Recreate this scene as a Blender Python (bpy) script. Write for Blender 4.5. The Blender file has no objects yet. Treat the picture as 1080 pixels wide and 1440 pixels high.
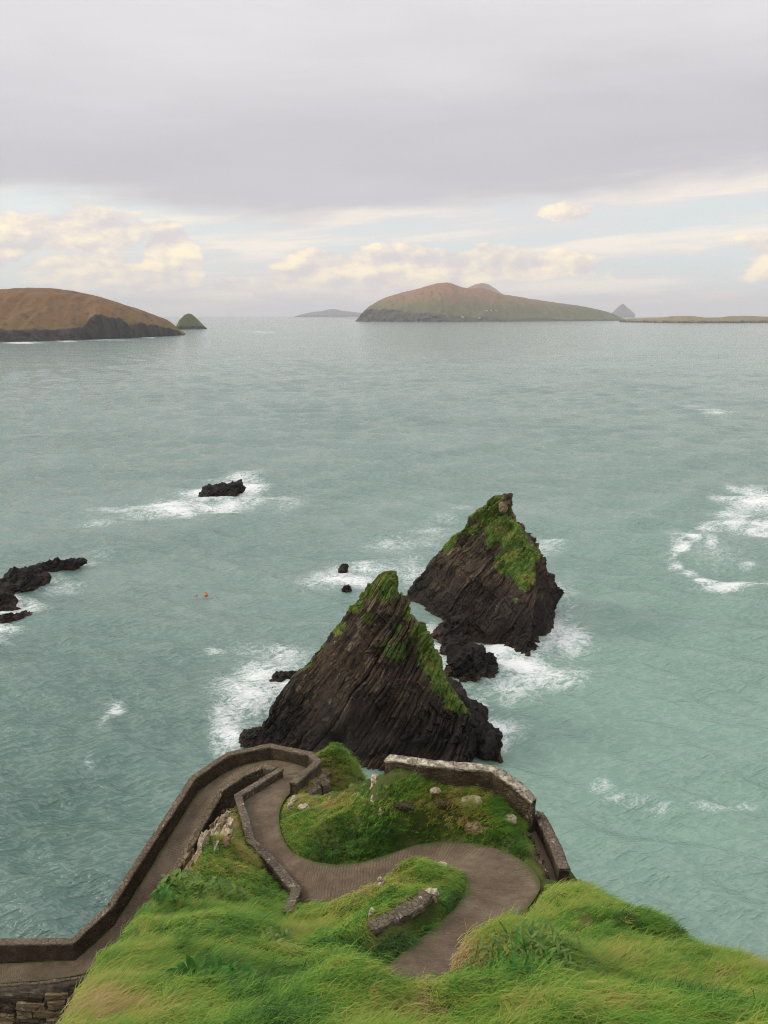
import bpy, math, random
import numpy as np
from mathutils import Vector

random.seed(7)
RNG = np.random.default_rng(11)
SC = bpy.context.scene
COL = SC.collection
R = math.radians

# ------------------------------------------------------------------ camera
EYE = 45.0                       # metres above the sea
FPX = 1080.0                     # focal length in pixels of a 1080 x 1440 frame
PITCH = math.atan(277.0 / FPX)   # the eye level runs 277 px above the middle of the frame
cam_d = bpy.data.cameras.new('camera')
cam_d.sensor_fit = 'VERTICAL'
cam_d.sensor_height = 36.0
cam_d.lens = 36.0 * FPX / 1440.0
cam_d.clip_start = 0.1
cam_d.clip_end = 90000.0
cam = bpy.data.objects.new('camera', cam_d)
cam.location = (0, 0, EYE)
cam.rotation_euler = (math.pi / 2 - PITCH, 0, 0)
COL.objects.link(cam)
SC.camera = cam

# ------------------------------------------------------------------ light
SUN_EL, SUN_AZ = 30.0, -82.0     # azimuth from the view direction, negative = left
sun_d = bpy.data.lights.new('sun', 'SUN')
sun_d.energy = 1.5
sun_d.angle = R(14)
sun_d.color = (1.0, 0.90, 0.76)
sun = bpy.data.objects.new('sun', sun_d)
sdir = Vector((math.cos(R(SUN_EL)) * math.sin(R(SUN_AZ)), math.cos(R(SUN_EL)) * math.cos(R(SUN_AZ)), math.sin(R(SUN_EL))))
sun.rotation_euler = sdir.to_track_quat('Z', 'Y').to_euler()
COL.objects.link(sun)

SC.view_settings.view_transform = 'Standard'
SC.view_settings.look = 'None'
SC.view_settings.exposure = 0.30
SC.view_settings.gamma = 1.0
SC.view_settings.use_curve_mapping = False
SC.render.engine = 'CYCLES'
SC.cycles.use_denoising = True
SC.cycles.denoising_input_passes = 'RGB_ALBEDO_NORMAL'
SC.cycles.denoising_prefilter = 'NONE'
SC.cycles.filter_width = 1.15
SC.cycles.use_adaptive_sampling = True
SC.cycles.adaptive_threshold = 0.02
SC.cycles.max_bounces = 4
SC.cycles.diffuse_bounces = 2
SC.cycles.glossy_bounces = 2
SC.cycles.transmission_bounces = 3
SC.cycles.volume_bounces = 0
SC.cycles.caustics_reflective = False
SC.cycles.caustics_refractive = False
SC.cycles.sample_clamp_indirect = 4.0


def lin(r, g, b):
    f = lambda c: (c / 255 / 12.92) if c / 255 <= 0.04045 else ((c / 255 + 0.055) / 1.055) ** 2.4
    return (f(r), f(g), f(b), 1.0)


class NT:
    """small helper round a node tree"""
    def __init__(self, tree):
        self.t = tree
        self.n = tree.nodes
        self.l = tree.links

    def put(self, sock, val):
        if isinstance(val, bpy.types.NodeSocket):
            self.l.new(val, sock)
        elif val is not None:
            if hasattr(sock.default_value, '__len__') and not hasattr(val, '__len__'):
                val = [val] * len(sock.default_value)
            if hasattr(sock.default_value, '__len__') and len(sock.default_value) == 3 and len(val) == 4:
                val = val[:3]
            if hasattr(sock.default_value, '__len__') and len(sock.default_value) == 4 and len(val) == 3:
                val = (*val, 1.0)
            sock.default_value = val

    def node(self, typ, props=None, **ins):
        n = self.n.new(typ)
        for k, v in (props or {}).items():
            setattr(n, k, v)
        for k, v in ins.items():
            self.put(n.inputs[int(k[1:])] if k[0] == 'i' and k[1:].isdigit() else n.inputs[k.replace('_', ' ')], v)
        return n

    def math(self, op, a, b=0.0, c=0.0, clamp=False):
        n = self.n.new('ShaderNodeMath')
        n.operation = op
        n.use_clamp = clamp
        self.put(n.inputs[0], a)
        self.put(n.inputs[1], b)
        self.put(n.inputs[2], c)
        return n.outputs[0]

    def add(self, a, b): return self.math('ADD', a, b)
    def sub(self, a, b): return self.math('SUBTRACT', a, b)
    def mul(self, a, b): return self.math('MULTIPLY', a, b)

    def smooth(self, v, lo, hi, a=0.0, b=1.0):
        n = self.n.new('ShaderNodeMapRange')
        n.interpolation_type = 'SMOOTHSTEP'
        self.put(n.inputs[0], v); self.put(n.inputs[1], lo); self.put(n.inputs[2], hi)
        self.put(n.inputs[3], a); self.put(n.inputs[4], b)
        return n.outputs[0]

    def linmap(self, v, lo, hi, a=0.0, b=1.0):
        n = self.n.new('ShaderNodeMapRange')
        n.clamp = True
        self.put(n.inputs[0], v); self.put(n.inputs[1], lo); self.put(n.inputs[2], hi)
        self.put(n.inputs[3], a); self.put(n.inputs[4], b)
        return n.outputs[0]

    def xyz(self, x, y, z=0.0):
        n = self.n.new('ShaderNodeCombineXYZ')
        self.put(n.inputs[0], x); self.put(n.inputs[1], y); self.put(n.inputs[2], z)
        return n.outputs[0]

    def sep(self, v):
        n = self.n.new('ShaderNodeSeparateXYZ')
        self.put(n.inputs[0], v)
        return n.outputs

    def vmul(self, v, k):
        n = self.n.new('ShaderNodeVectorMath')
        n.operation = 'MULTIPLY'
        self.put(n.inputs[0], v); self.put(n.inputs[1], k)
        return n.outputs[0]

    def vadd(self, v, k):
        n = self.n.new('ShaderNodeVectorMath')
        n.operation = 'ADD'
        self.put(n.inputs[0], v); self.put(n.inputs[1], k)
        return n.outputs[0]

    def dot(self, v, k):
        n = self.n.new('ShaderNodeVectorMath')
        n.operation = 'DOT_PRODUCT'
        self.put(n.inputs[0], v); self.put(n.inputs[1], k)
        return n.outputs['Value']

    def noise(self, vec, scale=1.0, detail=4.0, rough=0.55, dist=0.0, typ=None):
        n = self.n.new('ShaderNodeTexNoise')
        if typ:
            n.noise_type = typ
        self.put(n.inputs['Vector'], vec); self.put(n.inputs['Scale'], scale)
        self.put(n.inputs['Detail'], detail); self.put(n.inputs['Roughness'], rough)
        self.put(n.inputs['Distortion'], dist)
        return n.outputs[0]

    def voronoi(self, vec, scale=1.0, feature='F1', rand=1.0):
        n = self.n.new('ShaderNodeTexVoronoi')
        n.feature = feature
        self.put(n.inputs['Vector'], vec); self.put(n.inputs['Scale'], scale)
        self.put(n.inputs['Randomness'], rand)
        return n

    def mix(self, f, a, b, blend='MIX'):
        n = self.n.new('ShaderNodeMix')
        n.data_type = 'RGBA'
        n.blend_type = blend
        self.put(n.inputs[0], f); self.put(n.inputs[6], a); self.put(n.inputs[7], b)
        return n.outputs[2]

    def ramp(self, f, stops):
        n = self.n.new('ShaderNodeValToRGB')
        e = n.color_ramp.elements
        while len(e) < len(stops):
            e.new(0.5)
        for i, (p, c) in enumerate(stops):
            e[i].position = p
            e[i].color = c if len(c) == 4 else (*c, 1.0)
        self.put(n.inputs[0], f)
        return n.outputs[0]

    def attr(self, name, typ='GEOMETRY'):
        n = self.n.new('ShaderNodeAttribute')
        n.attribute_name = name
        n.attribute_type = typ
        return n.outputs['Fac']

    def bump(self, height, strength=0.5, dist=0.1, normal=None):
        n = self.n.new('ShaderNodeBump')
        self.put(n.inputs['Height'], height)
        self.put(n.inputs['Strength'], strength)
        self.put(n.inputs['Distance'], dist)
        if normal is not None:
            self.l.new(normal, n.inputs['Normal'])
        return n.outputs[0]


# ---- a photo position turned into a place in the world
CP, SP = math.cos(PITCH), math.sin(PITCH)

def ray(px, py):
    u = (px - 540.0) / FPX
    v = (720.0 - py) / FPX
    return np.array([u, CP + v * SP, -SP + v * CP])

def P(px, py, z):
    d = ray(px, py)
    t = (z - EYE) / d[2]
    return np.array([d[0] * t, d[1] * t, z])

def Py(px, py, y):
    d = ray(px, py)
    t = y / d[1]
    return np.array([d[0] * t, y, EYE + d[2] * t])

def azel(px, py):
    d = ray(px, py)
    d = d / np.linalg.norm(d)
    return math.degrees(math.atan2(d[0], d[1])), math.degrees(math.asin(d[2]))


# ------------------------------------------------------------------ sky
def build_world():
    w = bpy.data.worlds.new('World')
    SC.world = w
    w.use_nodes = True
    w.cycles.sampling_method = 'MANUAL'
    w.cycles.sample_map_resolution = 512
    w.node_tree.nodes.clear()
    g = NT(w.node_tree)
    out = g.node('ShaderNodeOutputWorld')
    bg = g.node('ShaderNodeBackground')
    bg.inputs[1].default_value = 0.10
    g.l.new(bg.outputs[0], out.inputs[0])
    sky = g.node('ShaderNodeTexSky')
    sky.sky_type = 'NISHITA'
    sky.sun_disc = False
    sky.sun_elevation = R(SUN_EL)
    sky.sun_rotation = R(SUN_AZ)
    sky.air_density = 1.0
    sky.dust_density = 2.0
    d = g.node('ShaderNodeTexCoord').outputs['Generated']
    x, y, z = g.sep(d)
    el = g.mul(g.math('ARCSINE', z), 57.2958)
    az = g.mul(g.math('ARCTAN2', x, y), 57.2958)
    K = 10.0                                  # the background strength is 0.1

    def c(r, gg, b, k=1.0):
        q = lin(r, gg, b)
        return (q[0] * K * k, q[1] * K * k, q[2] * K * k, 1)
    # clear air between the clouds: thin veil over the physical sky
    clear = g.mix(0.72, sky.outputs[0], c(222, 230, 230))
    clear = g.mix(g.smooth(el, 3.4, -0.5), clear, c(216, 212, 214))
    # wispy layers low in the sky, streaked along the horizon and tilted a little
    st = g.xyz(g.mul(az, 0.055), g.add(g.mul(el, 0.62), g.mul(az, -0.030)), 3.1)
    n1 = g.noise(st, 1.0, 6, 0.55, 0.35)
    st2 = g.xyz(g.mul(az, 0.03), g.add(g.mul(el, 0.30), g.mul(az, -0.012)), 9.4)
    n2 = g.noise(st2, 1.0, 5, 0.5, 0.2)
    veil = g.smooth(g.add(g.mul(n1, 0.6), g.mul(n2, 0.5)), 0.46, 0.66)
    warm = g.mix(g.smooth(n1, 0.42, 0.62), c(214, 208, 208), c(240, 228, 214))
    col = g.mix(g.mul(veil, 0.85), clear, warm)
    # cumulus banks near the horizon
    blobs = [(110, 330, 105, 26, 1.0), (20, 335, 60, 30, .9), (240, 366, 34, 40, 1.5), (190, 400, 75, 14, .8), (120, 380, 130, 34, .8),
             (330, 402, 38, 10, .9), (450, 388, 62, 30, 1.5), (420, 408, 60, 18, 1.1), (560, 382, 140, 26, 1.4), (700, 374, 150, 22, 1.15), (920, 240, 90, 9, .9),
             (790, 300, 42, 12, .8), (-160, 350, 160, 50, 1.0), (1250, 350, 190, 36, .9), (-420, 370, 120, 40, .9), (1600, 370, 150, 40, .9)]
    field = None
    for (bx, by, rx, ry, k) in blobs:
        a0, e0 = azel(bx, by)
        ra, re = rx / 18.85, ry / 18.85
        du = g.mul(g.sub(az, a0), 1 / ra)
        dv = g.mul(g.sub(el, e0), 1 / re)
        q = g.math('EXPONENT', g.mul(g.add(g.mul(du, du), g.mul(dv, dv)), -0.8))
        q = g.mul(q, k)
        field = q if field is None else g.math('MAXIMUM', field, q)
    cv = g.xyz(g.mul(az, 0.26), g.mul(el, 0.50), 1.7)
    cn = g.noise(cv, 1.0, 7, 0.52)
    cn_off = g.noise(g.vadd(cv, (-0.16, 0.20, 0.0)), 1.0, 7, 0.52)
    cum = g.smooth(g.add(field, g.mul(g.sub(cn, 0.5), 1.6)), 0.40, 0.60)
    lit = g.smooth(g.sub(cn, cn_off), -0.13, 0.16)
    ccol = g.mix(lit, c(208, 201, 201), c(255, 238, 206))
    fade = g.smooth(el, 0.2, 3.2)
    ccol = g.mix(fade, c(216, 211, 212), ccol)
    col = g.mix(g.mul(cum, 0.92), col, ccol)
    # the grey deck overhead, its ragged lower edge seen nearly edge-on
    edge_n = g.noise(g.xyz(g.mul(az, 0.045), g.add(g.mul(el, 0.20), g.mul(az, -0.012)), 5.5), 1.0, 5, 0.5, 0.3)
    edge_f = g.noise(g.xyz(g.mul(az, 0.10), g.add(g.mul(el, 0.9), g.mul(az, -0.05)), 7.7), 1.0, 5, 0.55, 0.3)
    e_eff = g.add(el, g.add(g.mul(g.sub(edge_n, 0.5), 7.0), g.mul(g.sub(edge_f, 0.5), 2.6)))
    e_eff = g.add(e_eff, g.linmap(az, 2.0, 30.0, 0.0, -0.9))
    deck = g.smooth(e_eff, 6.3, 8.6)
    inv = g.math('DIVIDE', 1.0, g.add(g.math('MAXIMUM', z, 0.0), 0.10))
    pv = g.xyz(g.mul(g.mul(x, inv), 0.55), g.mul(g.mul(y, inv), 0.85), 2.2)
    dn = g.noise(pv, 1.3, 6, 0.55, 0.3)
    dn2 = g.noise(g.xyz(g.mul(az, 0.035), g.mul(el, 0.22), 0.4), 1.0, 5, 0.55, 0.2)
    base = g.ramp(g.linmap(e_eff, 6.0, 24.0), [(0.0, lin(205, 200, 201)), (0.16, lin(189, 187, 191)), (0.34, lin(191, 189, 193)), (0.62, lin(208, 206, 209)), (1.0, lin(215, 213, 215))])
    br = g.mul(g.add(0.80, g.add(g.mul(dn, 0.18), g.mul(dn2, 0.22))), K)
    br = g.mul(br, g.linmap(z, 0.36, 1.0, 1.0, 1.75))          # an overcast sky brightens to the zenith
    deckc = g.mix(1.0, base, g.xyz(br, br, br), 'MULTIPLY')
    col = g.mix(deck, col, deckc)
    g.l.new(col, bg.inputs[0])

build_world()


# ------------------------------------------------------------------ noise in numpy
def _h(i, j, k, s):
    i = i.astype(np.int64); j = j.astype(np.int64); k = k.astype(np.int64)
    h = (i * 374761393 + j * 668265263 + k * 2147483647 + s * 1274126177) & 0xffffffff
    h = ((h ^ (h >> 13)) * 1274126177) & 0xffffffff
    h = ((h ^ (h >> 16)) * 2246822519) & 0xffffffff
    return ((h ^ (h >> 15)) & 0xffffff) / float(0xffffff)

def vnoise(x, y, z=None, seed=0):
    x = np.asarray(x, float); y = np.asarray(y, float)
    z = np.zeros_like(x) if z is None else np.asarray(z, float)
    x0, y0, z0 = np.floor(x), np.floor(y), np.floor(z)
    fx, fy, fz = x - x0, y - y0, z - z0
    fx = fx * fx * (3 - 2 * fx); fy = fy * fy * (3 - 2 * fy); fz = fz * fz * (3 - 2 * fz)
    r = 0
    for a in (0, 1):
        for b in (0, 1):
            for c in (0, 1):
                w = (fx if a else 1 - fx) * (fy if b else 1 - fy) * (fz if c else 1 - fz)
                r = r + w * _h(x0 + a, y0 + b, z0 + c, seed)
    return r * 2 - 1

def fbm(x, y, z=None, octv=4, seed=0, gain=0.5):
    r, a, t = 0, 1.0, 0
    for o in range(octv):
        f = 2.03 ** o
        r = r + a * vnoise(np.asarray(x) * f, np.asarray(y) * f, None if z is None else np.asarray(z) * f, seed + o * 17)
        t += a
        a *= gain
    return r / t

def sstep(v, a, b):
    t = np.clip((v - a) / (b - a), 0, 1)
    return t * t * (3 - 2 * t)


# ------------------------------------------------------------------ object helpers
def tag(o, label=None, cat=None, group=None, kind=None):
    if label: o['label'] = label
    if cat: o['category'] = cat
    if group: o['group'] = group
    if kind: o['kind'] = kind
    return o

def empty(name, loc=(0, 0, 0)):
    o = bpy.data.objects.new(name, None)
    o.location = loc
    o.empty_display_size = 0.3
    COL.objects.link(o)
    return o

def np_mesh(name, verts, quads=None, tris=None, smooth=True, attrs=None):
    me = bpy.data.meshes.new(name)
    verts = np.asarray(verts, np.float32).reshape(-1, 3)
    fl, ls = [], []
    if quads is not None and len(quads):
        quads = np.asarray(quads, np.int32).reshape(-1, 4)
        fl.append(quads.ravel()); ls.append(np.full(len(quads), 4, np.int32))
    if tris is not None and len(tris):
        tris = np.asarray(tris, np.int32).reshape(-1, 3)
        fl.append(tris.ravel()); ls.append(np.full(len(tris), 3, np.int32))
    loops = np.concatenate(fl); tot = np.concatenate(ls)
    me.vertices.add(len(verts)); me.vertices.foreach_set('co', verts.ravel())
    me.loops.add(len(loops)); me.loops.foreach_set('vertex_index', loops)
    me.polygons.add(len(tot))
    st = np.zeros(len(tot), np.int32); st[1:] = np.cumsum(tot)[:-1]
    me.polygons.foreach_set('loop_start', st)
    try:
        me.polygons.foreach_set('loop_total', tot)
    except Exception:
        pass
    me.polygons.foreach_set('use_smooth', np.full(len(tot), smooth))
    for k, v in (attrs or {}).items():
        a = me.attributes.new(k, 'FLOAT', 'POINT')
        a.data.foreach_set('value', np.asarray(v, np.float32).ravel())
    me.update(calc_edges=True)
    me.validate()
    return me

def obj(name, me, mat, parent=None):
    o = bpy.data.objects.new(name, me)
    if mat is not None:
        me.materials.clear()
        me.materials.append(mat)
    COL.objects.link(o)
    if parent is not None:
        o.parent = parent
        o.matrix_parent_inverse = parent_inv(parent)
    return o

def parent_inv(p):
    from mathutils import Matrix
    m = Matrix.LocRotScale(p.location, p.rotation_euler, p.scale)
    return m.inverted()

def grid_quads(n, m, closed=False):
    """n rows, m columns; closed joins the last column to the first"""
    i = np.arange(n - 1)[:, None]
    j = np.arange(m if closed else m - 1)[None, :]
    j2 = (j + 1) % m
    return np.stack([i * m + j + 0 * j2, i * m + j2, (i + 1) * m + j2, (i + 1) * m + j], -1).reshape(-1, 4)

def resample(pts, n):
    pts = np.asarray(pts, float)
    s = np.concatenate([[0], np.cumsum(np.linalg.norm(np.diff(pts, axis=0), axis=1))])
    q = np.linspace(0, s[-1], n)
    return np.stack([np.interp(q, s, pts[:, k]) for k in range(pts.shape[1])], 1)

def smooth_curve(pts, n, it=2):
    """chaikin corner cutting, then even steps"""
    p = np.asarray(pts, float)
    for _ in range(it):
        a = p[:-1] * .75 + p[1:] * .25
        b = p[:-1] * .25 + p[1:] * .75
        q = np.empty((2 * len(a), p.shape[1]))
        q[0::2] = a; q[1::2] = b
        p = np.vstack([p[:1], q, p[-1:]])
    return resample(p, n)

def vnormals(V):
    """normals of a (n, m, 3) grid whose columns wrap or not; outward sign is the caller's business"""
    du = np.gradient(V, axis=1)
    dv = np.gradient(V, axis=0)
    n = np.cross(du, dv)
    return n / (np.linalg.norm(n, axis=-1, keepdims=True) + 1e-9)


# ------------------------------------------------------------------ materials
MATS = {}

def mat(name):
    m = bpy.data.materials.new(name)
    m.use_nodes = True
    m.node_tree.nodes.clear()
    g = NT(m.node_tree)
    out = g.node('ShaderNodeOutputMaterial')
    MATS[name] = m
    return m, g, out

def principled(g, out, color, rough=0.9, normal=None, spec=0.3, **kw):
    b = g.node('ShaderNodeBsdfPrincipled')
    g.put(b.inputs['Base Color'], color)
    g.put(b.inputs['Roughness'], rough)
    g.put(b.inputs['Specular IOR Level'], spec)
    if normal is not None:
        g.l.new(normal, b.inputs['Normal'])
    g.l.new(b.outputs[0], out.inputs[0])
    return b

def pos(g):
    return g.node('ShaderNodeNewGeometry').outputs['Position']

# strata frame shared by the stacks: beds dip down to the left, parallel to the stack's long left edge
BED_D = np.array([0.64, 0.10, 0.762]); BED_D /= np.linalg.norm(BED_D)      # up the dip
BED_T = np.array([-0.12, 0.99, 0.0]); BED_T -= BED_D * BED_T.dot(BED_D); BED_T /= np.linalg.norm(BED_T)
BED_N = np.cross(BED_D, BED_T); BED_N /= np.linalg.norm(BED_N)

def bed_coords(g, p):
    return g.dot(p, tuple(BED_N)), g.dot(p, tuple(BED_D)), g.dot(p, tuple(BED_T))

def make_rock(name, dark, mid, pale, brownband=True, mossy=True):
    m, g, out = mat(name)
    p = pos(g)
    s, d, t = bed_coords(g, p)
    bands = g.noise(g.xyz(g.mul(s, 2.4), g.mul(d, 0.42), g.mul(t, 0.6)), 1.0, 6, 0.62, 0.3)
    patch = g.noise(p, 0.22, 5, 0.55)
    fine = g.noise(g.xyz(g.mul(s, 7.0), g.mul(d, 1.5), g.mul(t, 2.2)), 1.0, 5, 0.65)
    cell = g.sep(g.voronoi(g.vadd(g.xyz(g.mul(s, 1.9), g.mul(d, 0.45), g.mul(t, 0.6)), g.xyz(g.mul(bands, .8), patch, 0)), 1.0).outputs['Color'])[0]
    tone = g.add(g.add(g.mul(bands, 0.45), g.mul(patch, 0.40)), g.mul(cell, 0.22))
    col = g.ramp(tone, [(0.36, dark), (0.52, mid), (0.62, mid), (0.78, pale)])
    # pale quartz and lichen flecks lie along the beds
    fleck = g.smooth(g.add(fine, g.mul(g.sub(bands, 0.5), 0.5)), 0.63, 0.74)
    zz = g.sep(p)[2]
    col = g.mix(g.mul(fleck, g.smooth(zz, 2.0, 9.0, 0.12, 0.85)), col, pale)
    red = g.smooth(g.noise(p, 0.35, 3, 0.5), 0.5, 0.68)
    col = g.mix(g.mul(red, 0.45), col, (0.075, 0.042, 0.028, 1))
    if brownband:    # black splash-zone lichen, stretched upward as painted shade; brown weed at the water line
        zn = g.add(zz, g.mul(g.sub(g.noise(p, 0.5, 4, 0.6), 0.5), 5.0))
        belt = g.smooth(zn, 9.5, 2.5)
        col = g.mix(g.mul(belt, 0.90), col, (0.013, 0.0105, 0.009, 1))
        weed = g.smooth(zn, 1.1, 0.2)
        col = g.mix(g.mul(weed, 0.8), col, (0.055, 0.034, 0.022, 1))
    rough = 0.85
    if mossy:
        ms = g.attr('moss')
        mn = g.noise(p, 1.6, 5, 0.65)
        mm = g.smooth(g.add(ms, g.mul(g.sub(mn, 0.5), 0.9)), 0.32, 0.46)
        gv = g.noise(p, 0.55, 4, 0.6)
        gcol = g.ramp(gv, [(0.30, (0.055, 0.115, 0.016)), (0.50, (0.115, 0.185, 0.024)), (0.66, (0.205, 0.200, 0.038)), (0.8, (0.27, 0.21, 0.06))])
        gcol = g.mix(g.smooth(g.noise(p, 4.0, 3, 0.6), 0.35, 0.7), g.mix(0.55, gcol, (0.03, 0.05, 0.012, 1)), gcol)
        col = g.mix(mm, col, gcol)
    h = g.add(g.mul(bands, 1.0), g.mul(fine, 0.45))
    nrm = g.bump(h, 0.8, 0.16)
    nrm = g.bump(g.noise(p, 5.0, 5, 0.65), 0.5, 0.08, nrm)
    principled(g, out, col, rough, nrm, 0.25)
    return m

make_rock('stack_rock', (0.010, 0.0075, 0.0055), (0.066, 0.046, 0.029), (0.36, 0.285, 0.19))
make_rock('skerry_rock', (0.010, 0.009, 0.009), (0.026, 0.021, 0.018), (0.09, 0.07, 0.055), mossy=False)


def make_water():
    m, g, out = mat('sea_water')
    p = pos(g)
    x, y, z = g.sep(p)
    foam_f = g.attr('foam')
    # large drifts of greener and bluer water
    big = g.noise(g.vmul(p, (0.010, 0.016, 0.0)), 1.0, 4, 0.5, 0.4)
    mid = g.noise(g.vmul(p, (0.05, 0.08, 0.0)), 1.0, 4, 0.55, 0.4)
    near_r = g.attr('green')
    col = g.mix(g.smooth(big, 0.35, 0.65), (0.140, 0.215, 0.192, 1), (0.182, 0.255, 0.230, 1))
    col = g.mix(g.attr('deep'), col, (0.068, 0.132, 0.110, 1))
    col = g.mix(near_r, col, (0.175, 0.300, 0.232, 1))
    col = g.mix(g.mul(g.smooth(mid, 0.45, 0.75), 0.35), col, (0.15, 0.25, 0.22, 1))
    # ripples: three sizes, crests lying across the wind
    rot = g.xyz(g.add(g.mul(x, 0.94), g.mul(y, 0.34)), g.add(g.mul(x, -0.34), g.mul(y, 0.94)), 0.0)
    def ridge(v, det, dist):
        n = g.noise(v, 1.0, det, 0.55, dist)
        return g.sub(1.0, g.math('ABSOLUTE', g.mul(g.sub(n, 0.5), 3.2)))
    w1 = ridge(g.vmul(rot, (0.36, 0.95, 1)), 3, 0.2)
    w2 = g.noise(g.vmul(rot, (1.3, 2.4, 1)), 1.0, 4, 0.6, 0.5)
    rot2 = g.xyz(g.add(g.mul(x, 0.90), g.mul(y, -0.42)), g.add(g.mul(x, 0.42), g.mul(y, 0.90)), 0.0)
    w3 = ridge(g.vmul(rot2, (0.62, 1.6, 1)), 3, 0.2)
    w4 = g.noise(g.vmul(rot, (0.03, 0.07, 1)), 1.0, 3, 0.55, 0.4)
    far = g.smooth(y, 150.0, 900.0)
    h = g.add(g.add(g.mul(w1, 0.22), g.mul(w3, 0.12)), g.mul(w2, 0.15))
    gust = g.smooth(g.noise(g.vmul(rot, (0.012, 0.03, 1)), 1.0, 4, 0.55, 0.5), 0.35, 0.68, 0.60, 1.12)
    h = g.mul(h, gust)
    h = g.add(h, g.mul(g.mul(w4, 6.0), far))
    # little pale streaks on the crests: sky reflection painted into the water colour
    crest = g.smooth(g.add(g.mul(w1, 0.5), g.add(g.mul(w3, 0.4), g.mul(w2, 0.25))), 0.80, 1.0)
    col = g.mix(g.mul(crest, 0.16), col, (0.42, 0.50, 0.46, 1))
    # foam: a lace of bubbles whose cover follows where the swell breaks
    wob = g.noise(g.vmul(p, (0.30, 0.42, 0)), 1.0, 3, 0.5)
    fp = g.vadd(g.vmul(p, (0.44, 0.58, 0.0)), g.xyz(g.mul(wob, 1.6), g.mul(wob, 1.2), 0))
    lace = g.math('ABSOLUTE', g.sub(g.noise(fp, 1.3, 5, 0.6, 0.8), 0.5))
    lace = g.sub(1.0, g.mul(lace, 4.2))
    lace2 = g.math('ABSOLUTE', g.sub(g.noise(fp, 3.7, 4, 0.6, 0.5), 0.5))
    lace2 = g.sub(1.0, g.mul(lace2, 4.5))
    dense = g.noise(fp, 2.0, 6, 0.65)
    pat = g.add(g.add(g.mul(lace, 0.38), g.mul(lace2, 0.27)), g.mul(dense, 0.45))
    fm = g.smooth(g.add(g.sub(pat, 1.0), g.mul(foam_f, 0.84)), -0.06, 0.42)
    col = g.mix(g.mul(g.smooth(foam_f, 0.15, 0.8), 0.40), col, (0.26, 0.40, 0.36, 1))
    nrm = g.bump(h, 1.0, 0.95)
    nrm_f = g.bump(g.add(g.mul(fm, 0.5), g.mul(dense, 0.4)), 0.6, 0.3, nrm)
    b = g.node('ShaderNodeBsdfPrincipled')
    g.put(b.inputs['Base Color'], col)
    g.put(b.inputs['Roughness'], 0.12)
    b.inputs['IOR'].default_value = 1.333
    b.inputs['Specular IOR Level'].default_value = 0.5
    g.l.new(nrm, b.inputs['Normal'])
    f = g.node('ShaderNodeBsdfDiffuse')
    f.inputs[0].default_value = (0.80, 0.82, 0.81, 1)
    g.l.new(nrm_f, f.inputs['Normal'])
    mx = g.node('ShaderNodeMixShader')
    g.l.new(g.mul(fm, 0.88), mx.inputs[0])
    g.l.new(b.outputs[0], mx.inputs[1])
    g.l.new(f.outputs[0], mx.inputs[2])
    g.l.new(mx.outputs[0], out.inputs[0])
    return m

make_water()


def make_ground():
    m, g, out = mat('turf_ground')
    p = pos(g)
    nz = g.sep(g.node('ShaderNodeNewGeometry').outputs['True Normal'])[2]
    n = g.noise(p, 0.7, 5, 0.6)
    col = g.ramp(n, [(0.3, (0.030, 0.050, 0.012)), (0.5, (0.060, 0.085, 0.018)), (0.68, (0.11, 0.10, 0.035)), (0.8, (0.13, 0.085, 0.04))])
    rk = g.ramp(g.noise(g.vmul(p, (1.2, 1.2, 3.0)), 1.0, 6, 0.65), [(0.35, (0.022, 0.018, 0.014)), (0.55, (0.085, 0.070, 0.052)), (0.75, (0.30, 0.26, 0.20))])
    bare = g.attr('bare')
    rkm = g.smooth(g.add(bare, g.mul(g.sub(g.noise(p, 1.5, 4, 0.6), 0.5), 0.5)), 0.40, 0.60)
    col = g.mix(rkm, col, rk)
    ea = g.attr('earth')
    col = g.mix(g.smooth(g.add(ea, g.mul(g.sub(g.noise(p, 2.5, 4, 0.6), 0.5), 0.5)), 0.35, 0.6), col, g.mix(g.noise(p, 12, 4, .6), (0.10, 0.062, 0.04, 1), (0.22, 0.15, 0.10, 1)))
    nrm = g.bump(g.noise(p, 3.0, 6, 0.65), 0.8, 0.18)
    principled(g, out, col, 0.95, nrm, 0.1)
    return m

make_ground()


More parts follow.
